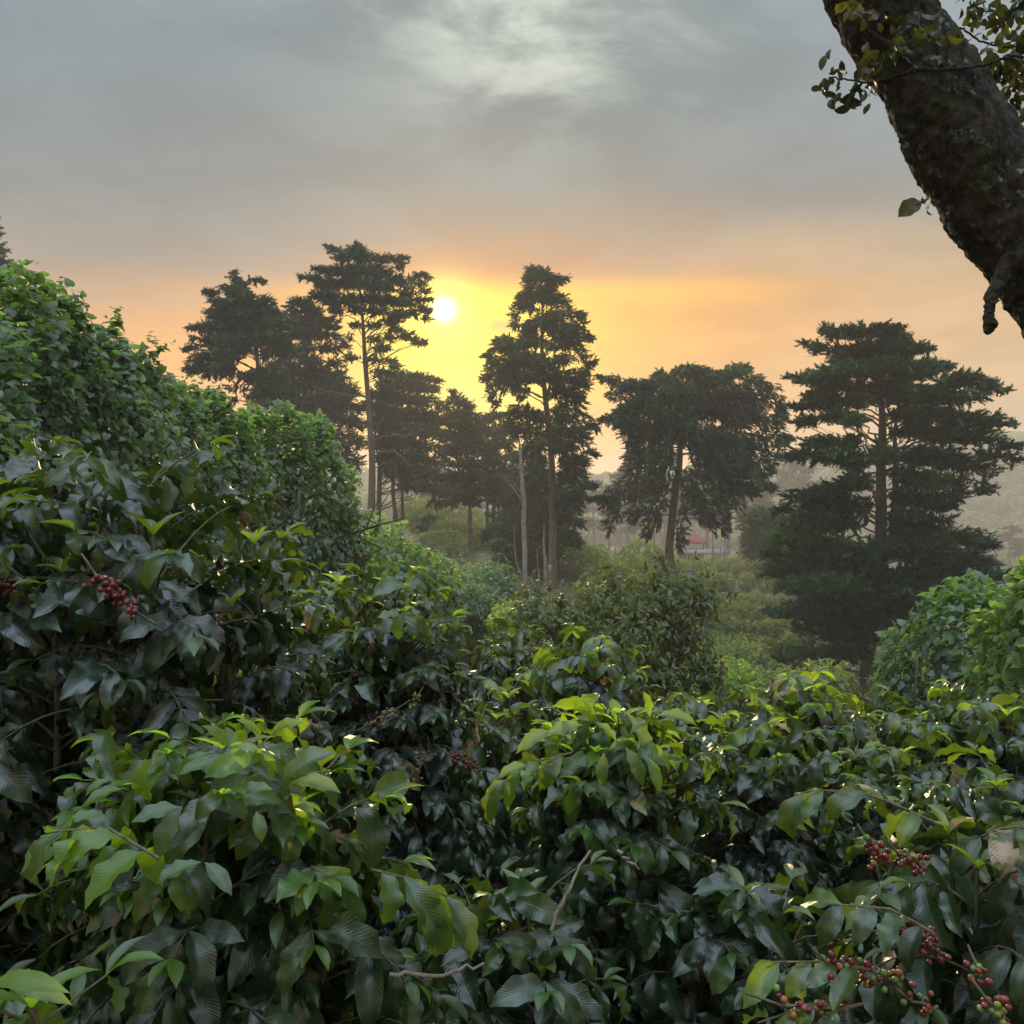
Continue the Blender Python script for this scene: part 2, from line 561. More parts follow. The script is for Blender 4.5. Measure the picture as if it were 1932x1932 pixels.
M['stem'] = bark_mat('coffee_stem', c4(.06, .05, .03), c4(.16, .14, .09), 40, .3)
M['stick'] = bark_mat('dry_stick', c4(.15, .12, .09), c4(.32, .28, .22), 60, .4)
M['lean'] = bark_mat('mossy_bark', c4(.007, .006, .005), c4(.060, .050, .038), 26, 1.0, lichen=c4(.20, .24, .20), lscale=14.0, lth=(.56, .62), moss=c4(.035, .040, .012))


def cherry_mat():
    m = bpy.data.materials.new('coffee_cherry')
    m.use_nodes = True
    T = NT(m.node_tree)
    t = attr(T, 'tint')
    col = T.ramp(t, [(0, c4(.09, .17, .03)), (.30, c4(.16, .20, .03)), (.42, c4(.30, .10, .03)), (.55, c4(.15, .014, .014)), (1, c4(.05, .005, .008))])
    p = T.n('ShaderNodeBsdfPrincipled')
    T.link(col, p.inputs['Base Color'])
    p.inputs['Roughness'].default_value = 0.42
    out = T.n('ShaderNodeOutputMaterial')
    T.link(p.outputs[0], out.inputs['Surface'])
    return m


M['cherry'] = cherry_mat()


# ------------------------------------------------------------------ leaf templates
def coffee_leaf(nl, nw, droop, fold, wave, phase, width=0.40):
    s = np.linspace(0, 1, nl + 1)
    w = np.where(s < 0.07, 0.012, 0.5 * width * np.sin(np.pi * np.clip((s - 0.06) / 0.94, 0, 1) ** 0.86) ** 0.80)
    w = w * np.where(s > 0.80, 0.45 + 0.55 * ((1 - s) / 0.20), 1.0)
    w[-1] = 0.002
    t = np.linspace(-1, 1, nw + 1)
    V, U = [], []
    x, z = 0.0, 0.0
    xs, zs, an = [0.0], [0.0], []
    for i in range(nl):
        a = -droop * (s[i] + 0.5 / nl) + 0.12
        an.append(a)
        x += math.cos(a) / nl
        z += math.sin(a) / nl
        xs.append(x)
        zs.append(z)
    an.append(an[-1])
    for i in range(nl + 1):
        for tj in t:
            yy = tj * w[i] * math.cos(fold)
            up = abs(tj) * w[i] * math.sin(fold) + wave * tj * tj * w[i] * math.sin(s[i] * 19 + phase + (1.3 if tj > 0 else 0))
            V.append((xs[i] - math.sin(an[i]) * up, yy, zs[i] + math.cos(an[i]) * up))
            U.append((s[i], tj))
    F = []
    for i in range(nl):
        for j in range(nw):
            a = i * (nw + 1) + j
            F.append((a, a + nw + 1, a + nw + 2, a + 1))
    return np.array(V), np.array(F), np.array(U)


LR = random.Random(3)
LEAF_HI = [coffee_leaf(11, 4, LR.uniform(.7, 2.2), LR.uniform(.15, .55), LR.uniform(.12, .42), LR.uniform(0, 6), LR.uniform(.38, .47)) for _ in range(14)]
LEAF_YOUNG = [coffee_leaf(8, 4, LR.uniform(.6, 1.5), LR.uniform(.2, .6), LR.uniform(.05, .2), LR.uniform(0, 6), LR.uniform(.34, .42)) for _ in range(5)]
LEAF_LO = [coffee_leaf(5, 2, LR.uniform(.7, 2.0), LR.uniform(.15, .45), 0.1, LR.uniform(0, 6), .42) for _ in range(5)]


def heart_leaf(droop, fold):
    o = [(0, 0), (-.10, .30), (.12, .48), (.45, .42), (.75, .20), (1, 0)]
    V = [(0, 0, 0), (.3, 0, 0), (.62, 0, -.05 * droop), (1.0, 0, -.32 * droop)]
    for sg in (1, -1):
        for (x, y) in o[1:-1]:
            V.append((x, sg * y, abs(y) * fold - droop * .28 * x * x))
    F = [(0, 5, 4), (0, 1, 5), (1, 6, 5), (1, 2, 6), (2, 7, 6), (2, 3, 7)]
    G = [(0, 8, 9), (0, 9, 1), (1, 9, 10), (1, 10, 2), (2, 10, 11), (2, 11, 3)]
    V = np.array(V, float)
    return V, np.array(F + G), np.stack([V[:, 0], V[:, 1]], -1)


HEART = [heart_leaf(LR.uniform(.3, 1.2), LR.uniform(.1, .7)) for _ in range(5)]


def oval_leaf(droop, fold, w=.26):
    V = np.array([(0, 0, 0), (.35, w, fold * w), (.35, 0, 0), (.35, -w, fold * w), (.75, w * .7, fold * w * .7 - droop * .2), (.75, 0, -droop * .2), (.75, -w * .7, fold * w * .7 - droop * .2), (1.05, 0, -droop * .5)], float)
    F = np.array([(0, 2, 1), (0, 3, 2), (1, 2, 5), (1, 5, 4), (2, 3, 6), (2, 6, 5), (4, 5, 7), (5, 6, 7)])
    return V, F, V[:, :2].copy()


OVAL = [oval_leaf(LR.uniform(.2, 1.2), LR.uniform(0, .8)) for _ in range(5)]


def blade_leaf(w=.3):
    V = np.array([(0, 0, 0), (.5, w, .08), (1, 0, -.1), (.5, -w, .08)], float)
    return V, np.array([(0, 3, 2, 1)]), V[:, :2].copy()


BLADE = [blade_leaf(.34)]


def spray(seed, n=14, curl=0.1, ln=.34, wd=.07):
    r = random.Random(seed)
    V, F = [], []
    for i in range(n):
        s = (i + .4) / n
        side = 1 if i % 2 else -1
        a = math.radians(r.uniform(22, 50)) * side
        e = r.uniform(-.35, .45)
        L = ln * (1.15 - .6 * s) * r.uniform(.7, 1.25)
        base = np.array((s * .85, 0, curl * s * s))
        d = np.array((math.cos(a) * math.cos(e), math.sin(a) * math.cos(e), math.sin(e) + .15))
        q = np.cross(d, (r.uniform(-.5, .5), r.uniform(-.5, .5), 1))
        q = q / np.linalg.norm(q) * wd * r.uniform(.7, 1.3)
        k = len(V)
        V += [base - q, base + q, base + d * L]
        F.append((k, k + 1, k + 2))
    k = len(V)
    V += [np.array((0, -.03, 0)), np.array((0, .03, 0)), np.array((1.1, 0, curl * 1.2))]
    F.append((k, k + 1, k + 2))
    V = np.array(V, float)
    return V, np.array(F), V[:, :2].copy()


SPRAY = [spray(i, curl=LR.uniform(-.1, .25)) for i in range(6)]
SPRAY_FAR = [spray(i + 20, n=7, ln=.5, wd=.13) for i in range(4)]


def frames(X, up):
    X = unit(X)
    Yv = unit(np.cross(up, X))
    Zv = np.cross(X, Yv)
    return np.stack([X, Yv, Zv], 1)


def put(g, tm, O, X, up, size, tint, rnd, r=rng, wscale=None):
    """scatter templates with directions X, normals up, sizes"""
    Mx = frames(X, up) * np.asarray(size)[:, None, None]
    if wscale is not None:
        Mx[:, 1] *= wscale[:, None]
    which = r.integers(0, len(tm), len(O))
    for k in range(len(tm)):
        q = which == k
        if q.any():
            g.inst(tm[k], O[q], Mx[q], tint[q], rnd[q])


# ------------------------------------------------------------------ ground
def ground_mat():
    m = bpy.data.materials.new('ground_soil_and_weeds')
    m.use_nodes = True
    T = NT(m.node_tree)
    geo = T.n('ShaderNodeNewGeometry')
    n1 = T.noise(geo.outputs['Position'], 0.12, 5, .6)
    n2 = T.noise(geo.outputs['Position'], 3.0, 5, .7)
    col = T.mix(T.smooth(n1, .4, .6), c4(.04, .045, .02), c4(.04, .065, .02))
    col = T.mix(T.smooth(n2, .45, .65), col, c4(.09, .07, .035))
    p = T.n('ShaderNodeBsdfPrincipled')
    T.link(col, p.inputs['Base Color'])
    p.inputs['Roughness'].default_value = .95
    b = T.n('ShaderNodeBump')
    b.inputs['Distance'].default_value = .05
    T.link(n2, b.inputs['Height'])
    T.link(b.outputs[0], p.inputs['Normal'])
    out = T.n('ShaderNodeOutputMaterial')
    T.link(p.outputs[0], out.inputs['Surface'])
    return m


def make_ground():
    nr, na = 120, 180
    R = np.concatenate([[0.0], np.geomspace(.6, 1300, nr)])
    A = np.linspace(0, 2 * np.pi, na, endpoint=False)
    r, a = np.meshgrid(R[1:], A, indexing='ij')
    x, y = (r * np.sin(a)).ravel(), (r * np.cos(a)).ravel()
    z = ground(x, y)
    # behind the camera the bank stays level
    f = np.clip((y + 2) / 10, 0, 1)
    z = z * f + (0.0) * (1 - f)
    V = np.stack([x, y, z], 1)
    V = np.vstack([V, [(0, 0, 0.0)]])
    i, j = np.meshgrid(np.arange(nr - 1), np.arange(na), indexing='ij')
    j2 = (j + 1) % na
    F = np.stack([i * na + j, (i + 1) * na + j, (i + 1) * na + j2, i * na + j2], -1).reshape(-1, 4)
    g = Geo()
    g.add(V, F)
    c = len(V) - 1
    g.F3.append(np.array([(c, k, (k + 1) % na) for k in range(na)]))
    o = g.build('ground', ground_mat())
    tag(o, kind='structure')
    return V


GV = make_ground()


def haze_box():
    zlo, zhi = float(GV[:, 2].min()) - 1.0, max(CAMZ + 32.0, float(GV[:, 2].max()) + 12.0)
    g = Geo()
    X = 1305
    v = [(x, y, z) for z in (zlo, zhi) for y in (-X, X) for x in (-X, X)]
    g.add(v, [(0, 2, 3, 1), (4, 5, 7, 6), (0, 1, 5, 4), (2, 6, 7, 3), (0, 4, 6, 2), (1, 3, 7, 5)])
    m = bpy.data.materials.new('haze_air')
    m.use_nodes = True
    T = NT(m.node_tree)
    pv = T.n('ShaderNodeVolumePrincipled')
    pv.inputs['Color'].default_value = (1.0, .93, .84, 1)
    pv.inputs['Density'].default_value = HAZE
    pv.inputs['Anisotropy'].default_value = 0.35
    out = T.n('ShaderNodeOutputMaterial')
    T.link(pv.outputs[0], out.inputs['Volume'])
    o = g.build('haze', m, smooth=False)
    m.cycles.homogeneous_volume = True
    tag(o, kind='stuff')


HAZE = 0.00085
haze_box()


# ------------------------------------------------------------------ cypresses
def cypress(name, label, cat, trunks, pads, seed, mat, group=None, slen=.8, dens=1.0, droop=0.0, tm=SPRAY, bare=None, loc=None, rhf=1.15, hangf=.28):
    """trunks: list of lists of (x,y,z,r); pads: (centre, rw, rh, density); world coordinates"""
    r = np.random.default_rng(seed)
    base = np.array(trunks[0][0][:3])
    gz = ground(base[0], base[1])
    base = np.array((base[0], base[1], min(base[2], gz)))
    root = thing(name, tuple(base if loc is None else loc), label, cat, group)
    wood = Geo()
    main = np.array(trunks[0], float)
    for t in trunks:
        t = np.array(t, float)
        zz = np.linspace(0, len(t) - 1, 4 * len(t))
        p = np.stack([np.interp(zz, np.arange(len(t)), t[:, k]) for k in range(4)], 1)
        # smooth and wobble
        wob = np.stack([vnoise(np.stack([zz * .9, zz * 0 + k * 7.7, zz * 0 + seed], 1)) - .5 for k in range(2)], 1)
        p[:, :2] += wob * p[:, 3:4] * 1.2
        p[0, 2] -= .5
        p[0, 3] *= 1.5
        p[1, 3] *= 1.12
        wood.tube(p[:, :3], p[:, 3], 10, .5, .5)
    crown = Geo()
    order = np.argsort(main[:, 2])
    for (c, rw, rh, dn) in pads:
        c = np.asarray(c, float)
        # limb
        tx = np.array([np.interp(c[2], main[order, 2], main[order, k]) for k in range(2)])
        hd = np.hypot(c[0] - tx[0], c[1] - tx[1])
        out = unit(np.array((c[0] - tx[0], c[1] - tx[1], 0.0)) + 1e-6)
        if hd > .5 and rw > .012 * slen * 60 and r.random() < .62:
            z0 = c[2] - (r.uniform(.15, .55) if droop < .5 else r.uniform(-.25, .1)) * hd
            z0 = min(max(z0, main[:, 2].min() + 1), main[:, 2].max() - .2)
            t0 = np.array([np.interp(z0, main[order, 2], main[order, k]) for k in range(2)])
            a = np.array((t0[0], t0[1], z0))
            b = (a + c) / 2 + np.array((0, 0, (.06 + .10 * droop) * hd)) + r.normal(0, .04 * hd, 3)
            s = np.linspace(0, 1, 7)[:, None]
            pts = (1 - s) ** 2 * a + 2 * s * (1 - s) * b + s * s * (c + out * rw * .5)
            pts[1:-1] += r.normal(0, .035 * hd, (5, 3)) * (1, 1, .7)
            rr = np.linspace(.03 + .010 * hd, .012, 7)
            wood.tube(pts, rr, 5, .5, .5, cap=False)
            for q in range(int(3 + rw * 2)):
                k = r.integers(3, 7)
                e = c + r.normal(0, 1, 3) * (rw * .5, rw * .5, rh * .5)
                mid = (pts[k - 1] + e) / 2 + r.normal(0, .08, 3)
                wood.tube(np.array([pts[k - 1], mid, e]), (.022, .015, .008), 3, .5, .5, cap=False)
        rh = rh * rhf
        n = int(dens * dn * .9 * (18 + 34 * rw * rw * (1 + .6 * rh / max(rw, .1)) / slen ** 2))
        u = unit(r.normal(size=(n, 3)))
        rad = r.random(n) ** .45
        q = u * rad[:, None]
        q[:, 2] = np.where(q[:, 2] < 0, q[:, 2] * (.75 + droop * .5), q[:, 2])
        O = c + q * (rw, rw, rh)
        # finger the pad outwards: stretch along out
        X = u * (1, 1, .35) * .8 + out * .7 * min(1, hd / 1.0) + r.normal(0, .42, (n, 3)) * (1, 1, .9)
        hang = r.random(n) < hangf
        X[hang, 2] -= r.uniform(.5, 1.6, int(hang.sum()))
        O[hang, 2] -= .15 * rh
        X[:, 2] += .18 - droop * (.55 + .5 * (rad - .4))
        O = O - unit(X) * .35 * slen
        up = np.array((0, 0, 1.0)) + r.normal(0, .45, (n, 3))
        sz = slen * r.uniform(.6, 1.25, n)
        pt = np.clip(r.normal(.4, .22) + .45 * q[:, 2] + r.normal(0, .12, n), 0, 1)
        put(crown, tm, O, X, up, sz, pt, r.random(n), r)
    if bare:
        for line, r0 in bare:
            line = np.array(line, float)
            k = np.linspace(0, len(line) - 1, 5 * len(line))
            p = np.stack([np.interp(k, np.arange(len(line)), line[:, j]) for j in range(3)], 1)
            p += r.normal(0, r0 * .8, p.shape)
            wood.tube(p, np.linspace(r0, r0 * .25, len(p)), 5, .5, .5, cap=False)
            for q in range(5):
                i = r.integers(len(p) // 3, len(p) - 1)
                e = p[i] + np.array((r.normal(0, 1), r.normal(0, .6), r.normal(-.1, .7))) * 1.0
                wood.tube(np.array([p[i], (p[i] + e) / 2 + r.normal(0, .1, 3), e]), (r0 * .45, r0 * .3, r0 * .12), 4, .5, .5, cap=False)
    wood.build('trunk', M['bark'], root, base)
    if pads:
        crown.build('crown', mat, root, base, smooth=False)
    return root


def traced(zf, d, trunks, pads, seed, double=.62, ymax=1e9):
    """turn picture measurements of one tree into world trunks and pads around its own axis"""
    r = np.random.default_rng(seed)
    k = zf.k * d / 1932
    T = []
    for t in trunks:
        T.append([(*P(*zf(x, y), d + (dd[0] if dd else 0)), w * k / 2) for (x, y, w, *dd) in t])
    ax = np.array([(y, x) for (x, y, w, *dd) in trunks[0]], float)
    ax = ax[np.argsort(ax[:, 0])]
    dxs = np.array([p[0] - np.interp(p[1], ax[:, 0], ax[:, 1]) for p in pads])
    ys = np.array([p[1] for p in pads], float)
    hws = np.array([p[2] for p in pads], float)
    out = []
    sg = 1
    for i, p in enumerate(pads):
        x, y, hw, hh = p[:4]
        dn = p[4] if len(p) > 4 else 1.0
        near = np.abs(ys - y) < max(60, 1.2 * hh)
        R = np.max(np.abs(dxs[near]) + hws[near] * .5)
        lim = math.sqrt(max(0, R * R - dxs[i] ** 2)) * .85
        offs = []
        if abs(dxs[i]) < double * R and hw > 40 and y < ymax:
            offs = [r.uniform(.25, .8) * lim, -r.uniform(.25, .8) * lim]
        else:
            sg = -sg
            offs = [sg * r.uniform(.0, .6) * lim]
        for q, o in enumerate(offs):
            dd = o * k
            jx, jy = (0, 0) if q == 0 else (r.uniform(-.3, .3) * hw, r.uniform(-.3, .3) * hh)
            out.append((P(*zf(x + jx, y + jy), d + dd), hw * k, hh * k, dn))
    return T, out


def tips(lst):
    """a run of shrinking pads from a to b: ((x0,y0),(x1,y1),hw,hh)"""
    out = []
    for (a, b, hw, hh) in lst:
        n = max(3, int(math.hypot(b[0] - a[0], b[1] - a[1]) / 28))
        for i in range(n):
            s = (i + .5) / n
            out.append((a[0] + (b[0] - a[0]) * s, a[1] + (b[1] - a[1]) * s, hw * (1 - .65 * s), hh * (1 - .65 * s)))
    return out


# the big layered cypress on the right
G_tr = [[(1250, 1690, 62), (1262, 1450, 58), (1290, 1150, 56), (1318, 850, 46), (1318, 550, 34), (1308, 350, 20), (1300, 130, 8)],
        [(1285, 1180, 36), (1365, 1000, 34), (1372, 800, 28), (1375, 560, 16), (1390, 420, 8)]]
G_pads = [(1300, 120, 110, 28), (1200, 125, 80, 24), (1120, 122, 60, 20), (1380, 140, 70, 28), (1290, 195, 150, 36), (1180, 215, 90, 30), (1080, 195, 70, 26), (1140, 238, 60, 22), (1430, 200, 80, 32),
          (1330, 270, 170, 40), (1180, 290, 110, 32), (1050, 320, 90, 32), (1540, 275, 90, 32), (1450, 300, 110, 36), (1650, 330, 100, 36), (1760, 355, 70, 30), (1130, 350, 90, 34),
          (1300, 360, 120, 40), (1020, 395, 50, 26), (1000, 440, 60, 26), (1100, 420, 90, 36), (1210, 420, 80, 34), (1420, 380, 150, 42), (1570, 400, 120, 38), (1700, 400, 80, 34), (1000, 500, 50, 22),
          (1120, 480, 80, 32), (1210, 500, 60, 30), (1440, 470, 110, 38), (1560, 480, 110, 36), (1690, 500, 130, 40), (1800, 500, 70, 34), (1460, 540, 90, 34), (1600, 570, 130, 42), (1740, 570, 110, 42), (1850, 610, 55, 34),
          (1890, 670, 34, 34), (1800, 650, 80, 36), (1180, 590, 60, 34), (1060, 600, 80, 34), (980, 645, 60, 30), (1100, 660, 100, 40), (1210, 680, 70, 44), (1320, 640, 60, 60), (1480, 660, 100, 48), (1600, 670, 100, 48),
          (1700, 690, 80, 48), (1780, 720, 50, 44), (1760, 790, 46, 42), (1650, 760, 70, 40), (1540, 760, 90, 44), (1430, 740, 80, 44), (1220, 770, 80, 50), (1140, 790, 60, 40), (1060, 800, 70, 34), (980, 830, 90, 40),
          (900, 880, 50, 20), (1080, 860, 110, 50), (1200, 870, 80, 50), (1440, 840, 90, 46), (1550, 850, 90, 44), (1640, 820, 60, 34), (1120, 940, 110, 50), (1420, 930, 80, 50), (1500, 940, 70, 44), (1600, 925, 34, 22),
          (1460, 1010, 130, 44), (1580, 1000, 130, 44), (1700, 1010, 100, 44), (1760, 1035, 60, 30), (1330, 1060, 120, 46), (1500, 1080, 140, 50), (1650, 1090, 130, 48), (1760, 1110, 60, 30), (1180, 1100, 120, 50),
          (1600, 1160, 150, 44), (1740, 1165, 110, 38), (1840, 1175, 60, 26), (1440, 1170, 130, 50), (1280, 1170, 120, 50), (1130, 1190, 130, 46), (1000, 1200, 100, 34), (1520, 1240, 140, 46), (1680, 1235, 130, 44), (1380, 1260, 120, 50),
          (1200, 1260, 120, 46), (1060, 1270, 90, 34, .7), (940, 1330, 110, 32), (1080, 1340, 120, 44), (1220, 1340, 120, 48), (1380, 1340, 130, 50), (1520, 1330, 120, 50), (1640, 1310, 90, 50), (1010, 1400, 80, 34),
          (1150, 1420, 120, 46), (1300, 1430, 120, 50), (1420, 1420, 90, 60), (1500, 1440, 60, 60, .7), (1180, 1495, 90, 34), (1080, 1505, 80, 30), (980, 1510, 80, 28), (880, 1525, 60, 20), (1130, 1540, 50, 24, .6),
          (1370, 1500, 60, 44, .7)]
G_pads += tips([((1060, 190), (965, 160), 34, 14), ((1000, 320), (905, 312), 34, 14), ((1100, 115), (1055, 105), 24, 12), ((1780, 360), (1872, 375), 36, 15), ((1560, 270), (1620, 262), 34, 14), ((1480, 195), (1545, 190), 30, 12),
                ((1830, 515), (1890, 515), 26, 12), ((1860, 610), (1935, 602), 30, 14), ((980, 645), (905, 665), 30, 16), ((960, 440), (945, 435), 22, 12), ((1020, 510), (960, 520), 24, 10), ((1700, 300), (1800, 335), 34, 14),
                ((1760, 1030), (1800, 1040), 30, 18), ((1850, 1170), (1905, 1185), 30, 14), ((900, 1330), (815, 1320), 34, 14), ((860, 1525), (800, 1525), 24, 12), ((900, 880), (850, 900), 26, 12)])
T_, P_ = traced(Z3, 62, G_tr, G_pads, 11)
cypress('cypress_tree', 'large dark cypress with broad flat layered boughs, right of the umbrella shaped one', 'tree', T_, P_, 11, M['cypress'], 'tall cypresses standing on the slope', slen=.70, dens=.88, rhf=1.0, hangf=.18)

# paler young cypress at its left foot
H_tr = [[(1010, 1500, 30), (1010, 1200, 26), (1000, 900, 10)]]
H_pads = [(1000, 900, 60, 30), (960, 950, 90, 36), (1060, 960, 90, 40), (900, 1010, 80, 36), (1010, 1030, 100, 40), (1110, 1040, 90, 44), (860, 1080, 60, 32), (960, 1100, 110, 42), (1080, 1110, 110, 44), (900, 1160, 70, 36),
          (1010, 1170, 110, 44), (1100, 1200, 90, 44), (940, 1220, 80, 34), (860, 1130, 50, 30), (1040, 1260, 80, 36, .6), (960, 1290, 60, 30, .5)]
H_pads += tips([((860, 1060), (800, 1060), 34, 18), ((850, 1130), (795, 1170), 30, 18)])
T_, P_ = traced(Z3, 70, H_tr, H_pads, 12)
cypress('cypress_tree', 'paler bushy cypress leaning out at the left foot of the big layered cypress', 'tree', T_, P_, 12, M['cypress_light'], 'tall cypresses standing on the slope', slen=.75)

# the umbrella shaped cypress
F_tr = [[(404, 1160, 40), (412, 1050, 36), (425, 900, 34), (442, 700, 28), (448, 520, 20), (470, 330, 8)]]
F_pads = [(470, 288, 70, 22), (690, 285, 55, 24), (600, 312, 90, 28), (530, 300, 60, 26), (380, 330, 70, 30), (760, 330, 60, 32), (170, 325, 44, 18), (240, 345, 60, 26), (300, 350, 50, 26), (180, 380, 44, 30), (830, 365, 50, 32), (875, 420, 34, 40),
          (480, 380, 130, 44), (650, 390, 110, 44), (780, 410, 80, 44), (310, 420, 100, 44), (215, 460, 60, 34), (190, 500, 50, 28), (430, 470, 120, 48), (580, 450, 110, 40), (700, 480, 100, 44), (840, 500, 60, 44), (880, 470, 24, 30),
          (250, 540, 70, 50), (360, 560, 100, 50), (480, 560, 90, 48), (590, 560, 90, 44), (690, 600, 100, 48), (800, 580, 60, 44), (880, 570, 44, 36), (885, 620, 30, 50), (270, 640, 70, 60), (370, 660, 80, 56), (560, 650, 80, 52), (660, 680, 100, 52),
          (770, 660, 70, 50), (840, 670, 34, 50), (240, 730, 60, 60), (330, 750, 70, 60), (400, 750, 44, 60, .7), (520, 740, 70, 56), (620, 760, 90, 56), (720, 740, 80, 60), (800, 740, 50, 44), (190, 800, 50, 46), (270, 830, 60, 56), (350, 840, 60, 56),
          (500, 830, 70, 50), (590, 850, 70, 56), (680, 830, 60, 56), (760, 800, 34, 30), (140, 850, 46, 30), (170, 890, 36, 44), (140, 950, 20, 36), (250, 900, 34, 34), (330, 920, 50, 44), (310, 980, 24, 24), (470, 900, 40, 50), (590, 930, 34, 44), (650, 930, 30, 50),
          (460, 990, 30, 44), (640, 970, 18, 24), (540, 900, 34, 50), (450, 1040, 18, 30)]
F_pads += tips([((150, 325), (95, 308), 24, 12), ((170, 495), (100, 492), 30, 14), ((120, 835), (55, 840), 30, 14), ((890, 570), (935, 575), 24, 16), ((880, 430), (910, 490), 18, 24), ((340, 310), (375, 283), 24, 12), ((720, 280), (745, 265), 20, 10), ((820, 780), (860, 790), 24, 14)])
T_, P_ = traced(Z3, 88, F_tr, F_pads, 13, ymax=720)
cypress('cypress_tree', 'umbrella shaped cypress with drooping fringes and a bare leaning trunk, alone against the orange sky', 'tree', T_, P_, 13, M['cypress'], 'tall cypresses standing on the slope', slen=.8, dens=1.0, droop=.8)

# the tall narrow cypress right of the sun
E_tr = [[(1418, 2085, 52), (1410, 1700, 44), (1400, 1400, 38), (1380, 1050, 32), (1356, 750, 22), (1358, 450, 12), (1330, 270, 5)],
        [(1385, 1000, 18), (1425, 850, 14), (1420, 680, 8)]]
E_pads = [(1310, 285, 60, 22), (1290, 330, 50, 30), (1350, 320, 60, 30), (1420, 345, 60, 26), (1290, 380, 40, 20), (1380, 395, 60, 24), (1270, 430, 60, 32), (1230, 490, 50, 40), (1200, 550, 34, 40), (1200, 600, 24, 24), (1390, 440, 80, 34), (1470, 470, 50, 40), (1520, 530, 46, 40), (1320, 440, 50, 30),
          (1300, 500, 44, 30, .6), (1420, 540, 70, 36, .8), (1380, 590, 110, 38), (1540, 600, 60, 40), (1470, 640, 90, 44), (1270, 620, 60, 40), (1580, 650, 44, 30), (1140, 690, 60, 26), (1100, 720, 40, 40), (1060, 780, 40, 46), (1050, 840, 30, 40), (1190, 730, 90, 44), (1300, 680, 80, 40),
          (1420, 710, 70, 34, .7), (1530, 700, 70, 44), (1580, 760, 50, 44), (1615, 820, 34, 46), (1590, 870, 40, 30), (1140, 810, 80, 44), (1270, 800, 130, 40), (1370, 830, 90, 34), (1480, 800, 70, 34, .7), (1180, 870, 90, 40), (1070, 910, 46, 50), (1060, 980, 34, 44), (1100, 1040, 26, 40),
          (1160, 930, 80, 50), (1280, 890, 100, 36), (1430, 890, 90, 40), (1540, 900, 80, 44), (1610, 940, 36, 46), (1240, 980, 60, 40, .6), (1450, 980, 70, 44), (1540, 1000, 70, 48), (1580, 1060, 44, 44), (1480, 1060, 60, 40, .7), (1250, 1100, 80, 40), (1180, 1140, 40, 34), (1320, 1120, 60, 40),
          (1450, 1130, 80, 44), (1560, 1130, 80, 40), (1620, 1170, 44, 26), (1230, 1190, 80, 44), (1330, 1200, 60, 44, .8), (1440, 1210, 70, 40), (1540, 1210, 80, 44), (1600, 1260, 50, 40), (1630, 1320, 30, 24), (1500, 1290, 80, 44), (1440, 1290, 50, 40), (1340, 1290, 60, 50), (1560, 1370, 70, 40),
          (1590, 1430, 40, 40), (1500, 1380, 60, 44), (1500, 1460, 80, 48), (1570, 1500, 60, 40), (1610, 1520, 34, 22), (1530, 1570, 80, 48), (1480, 1630, 70, 44), (1550, 1640, 44, 30), (1330, 1380, 60, 60), (1300, 1480, 70, 60)]
E_pads += tips([((1460, 340), (1502, 328), 26, 10), ((1600, 660), (1645, 682), 24, 14), ((1630, 1180), (1682, 1200), 26, 12), ((1640, 1330), (1665, 1345), 18, 10), ((1620, 1510), (1672, 1515), 24, 10), ((1060, 770), (1018, 780), 20, 12), ((1050, 900), (1010, 905), 18, 12), ((1560, 530), (1590, 560), 24, 20), ((1610, 830), (1665, 800), 18, 12)])
T_, P_ = traced(Z2, 88, E_tr, E_pads, 14)
cypress('cypress_tree', 'tall narrow cypress with a ragged twisted crown just right of the sun', 'tree', T_, P_, 14, M['cypress'], 'tall cypresses standing on the slope', slen=.72, dens=.9, droop=.35)

# low dark cypress behind its foot
K_tr = [[(1330, 2060, 30), (1335, 1800, 26), (1330, 1500, 16), (1290, 1280, 6)]]
K_pads = [(1290, 1300, 50, 40), (1230, 1350, 60, 44), (1320, 1370, 60, 44), (1240, 1430, 80, 50), (1330, 1450, 80, 50), (1200, 1510, 80, 50), (1300, 1530, 100, 50), (1420, 1540, 60, 50), (1190, 1600, 90, 44), (1310, 1620, 110, 50), (1430, 1640, 80, 50), (1150, 1690, 90, 40),
          (1250, 1700, 110, 50), (1380, 1720, 100, 50), (1490, 1700, 80, 44), (1110, 1760, 80, 34), (1220, 1790, 110, 50), (1350, 1810, 110, 50), (1480, 1790, 90, 50), (1520, 1840, 50, 30), (1150, 1860, 90, 50), (1280, 1880, 100, 50), (1400, 1890, 90, 50), (1180, 1950, 100, 50), (1300, 1970, 90, 50), (1130, 1980, 60, 40)]
K_pads += tips([((1060, 1780), (1020, 1800), 30, 20), ((1540, 1720), (1580, 1740), 30, 20)])
T_, P_ = traced(Z2, 96, K_tr, K_pads, 15)
cypress('cypress_tree', 'low dark bushy cypress behind the foot of the tall narrow one', 'tree', T_, P_, 15, M['cypress'], 'tall cypresses standing on the slope', slen=.95, droop=.2)

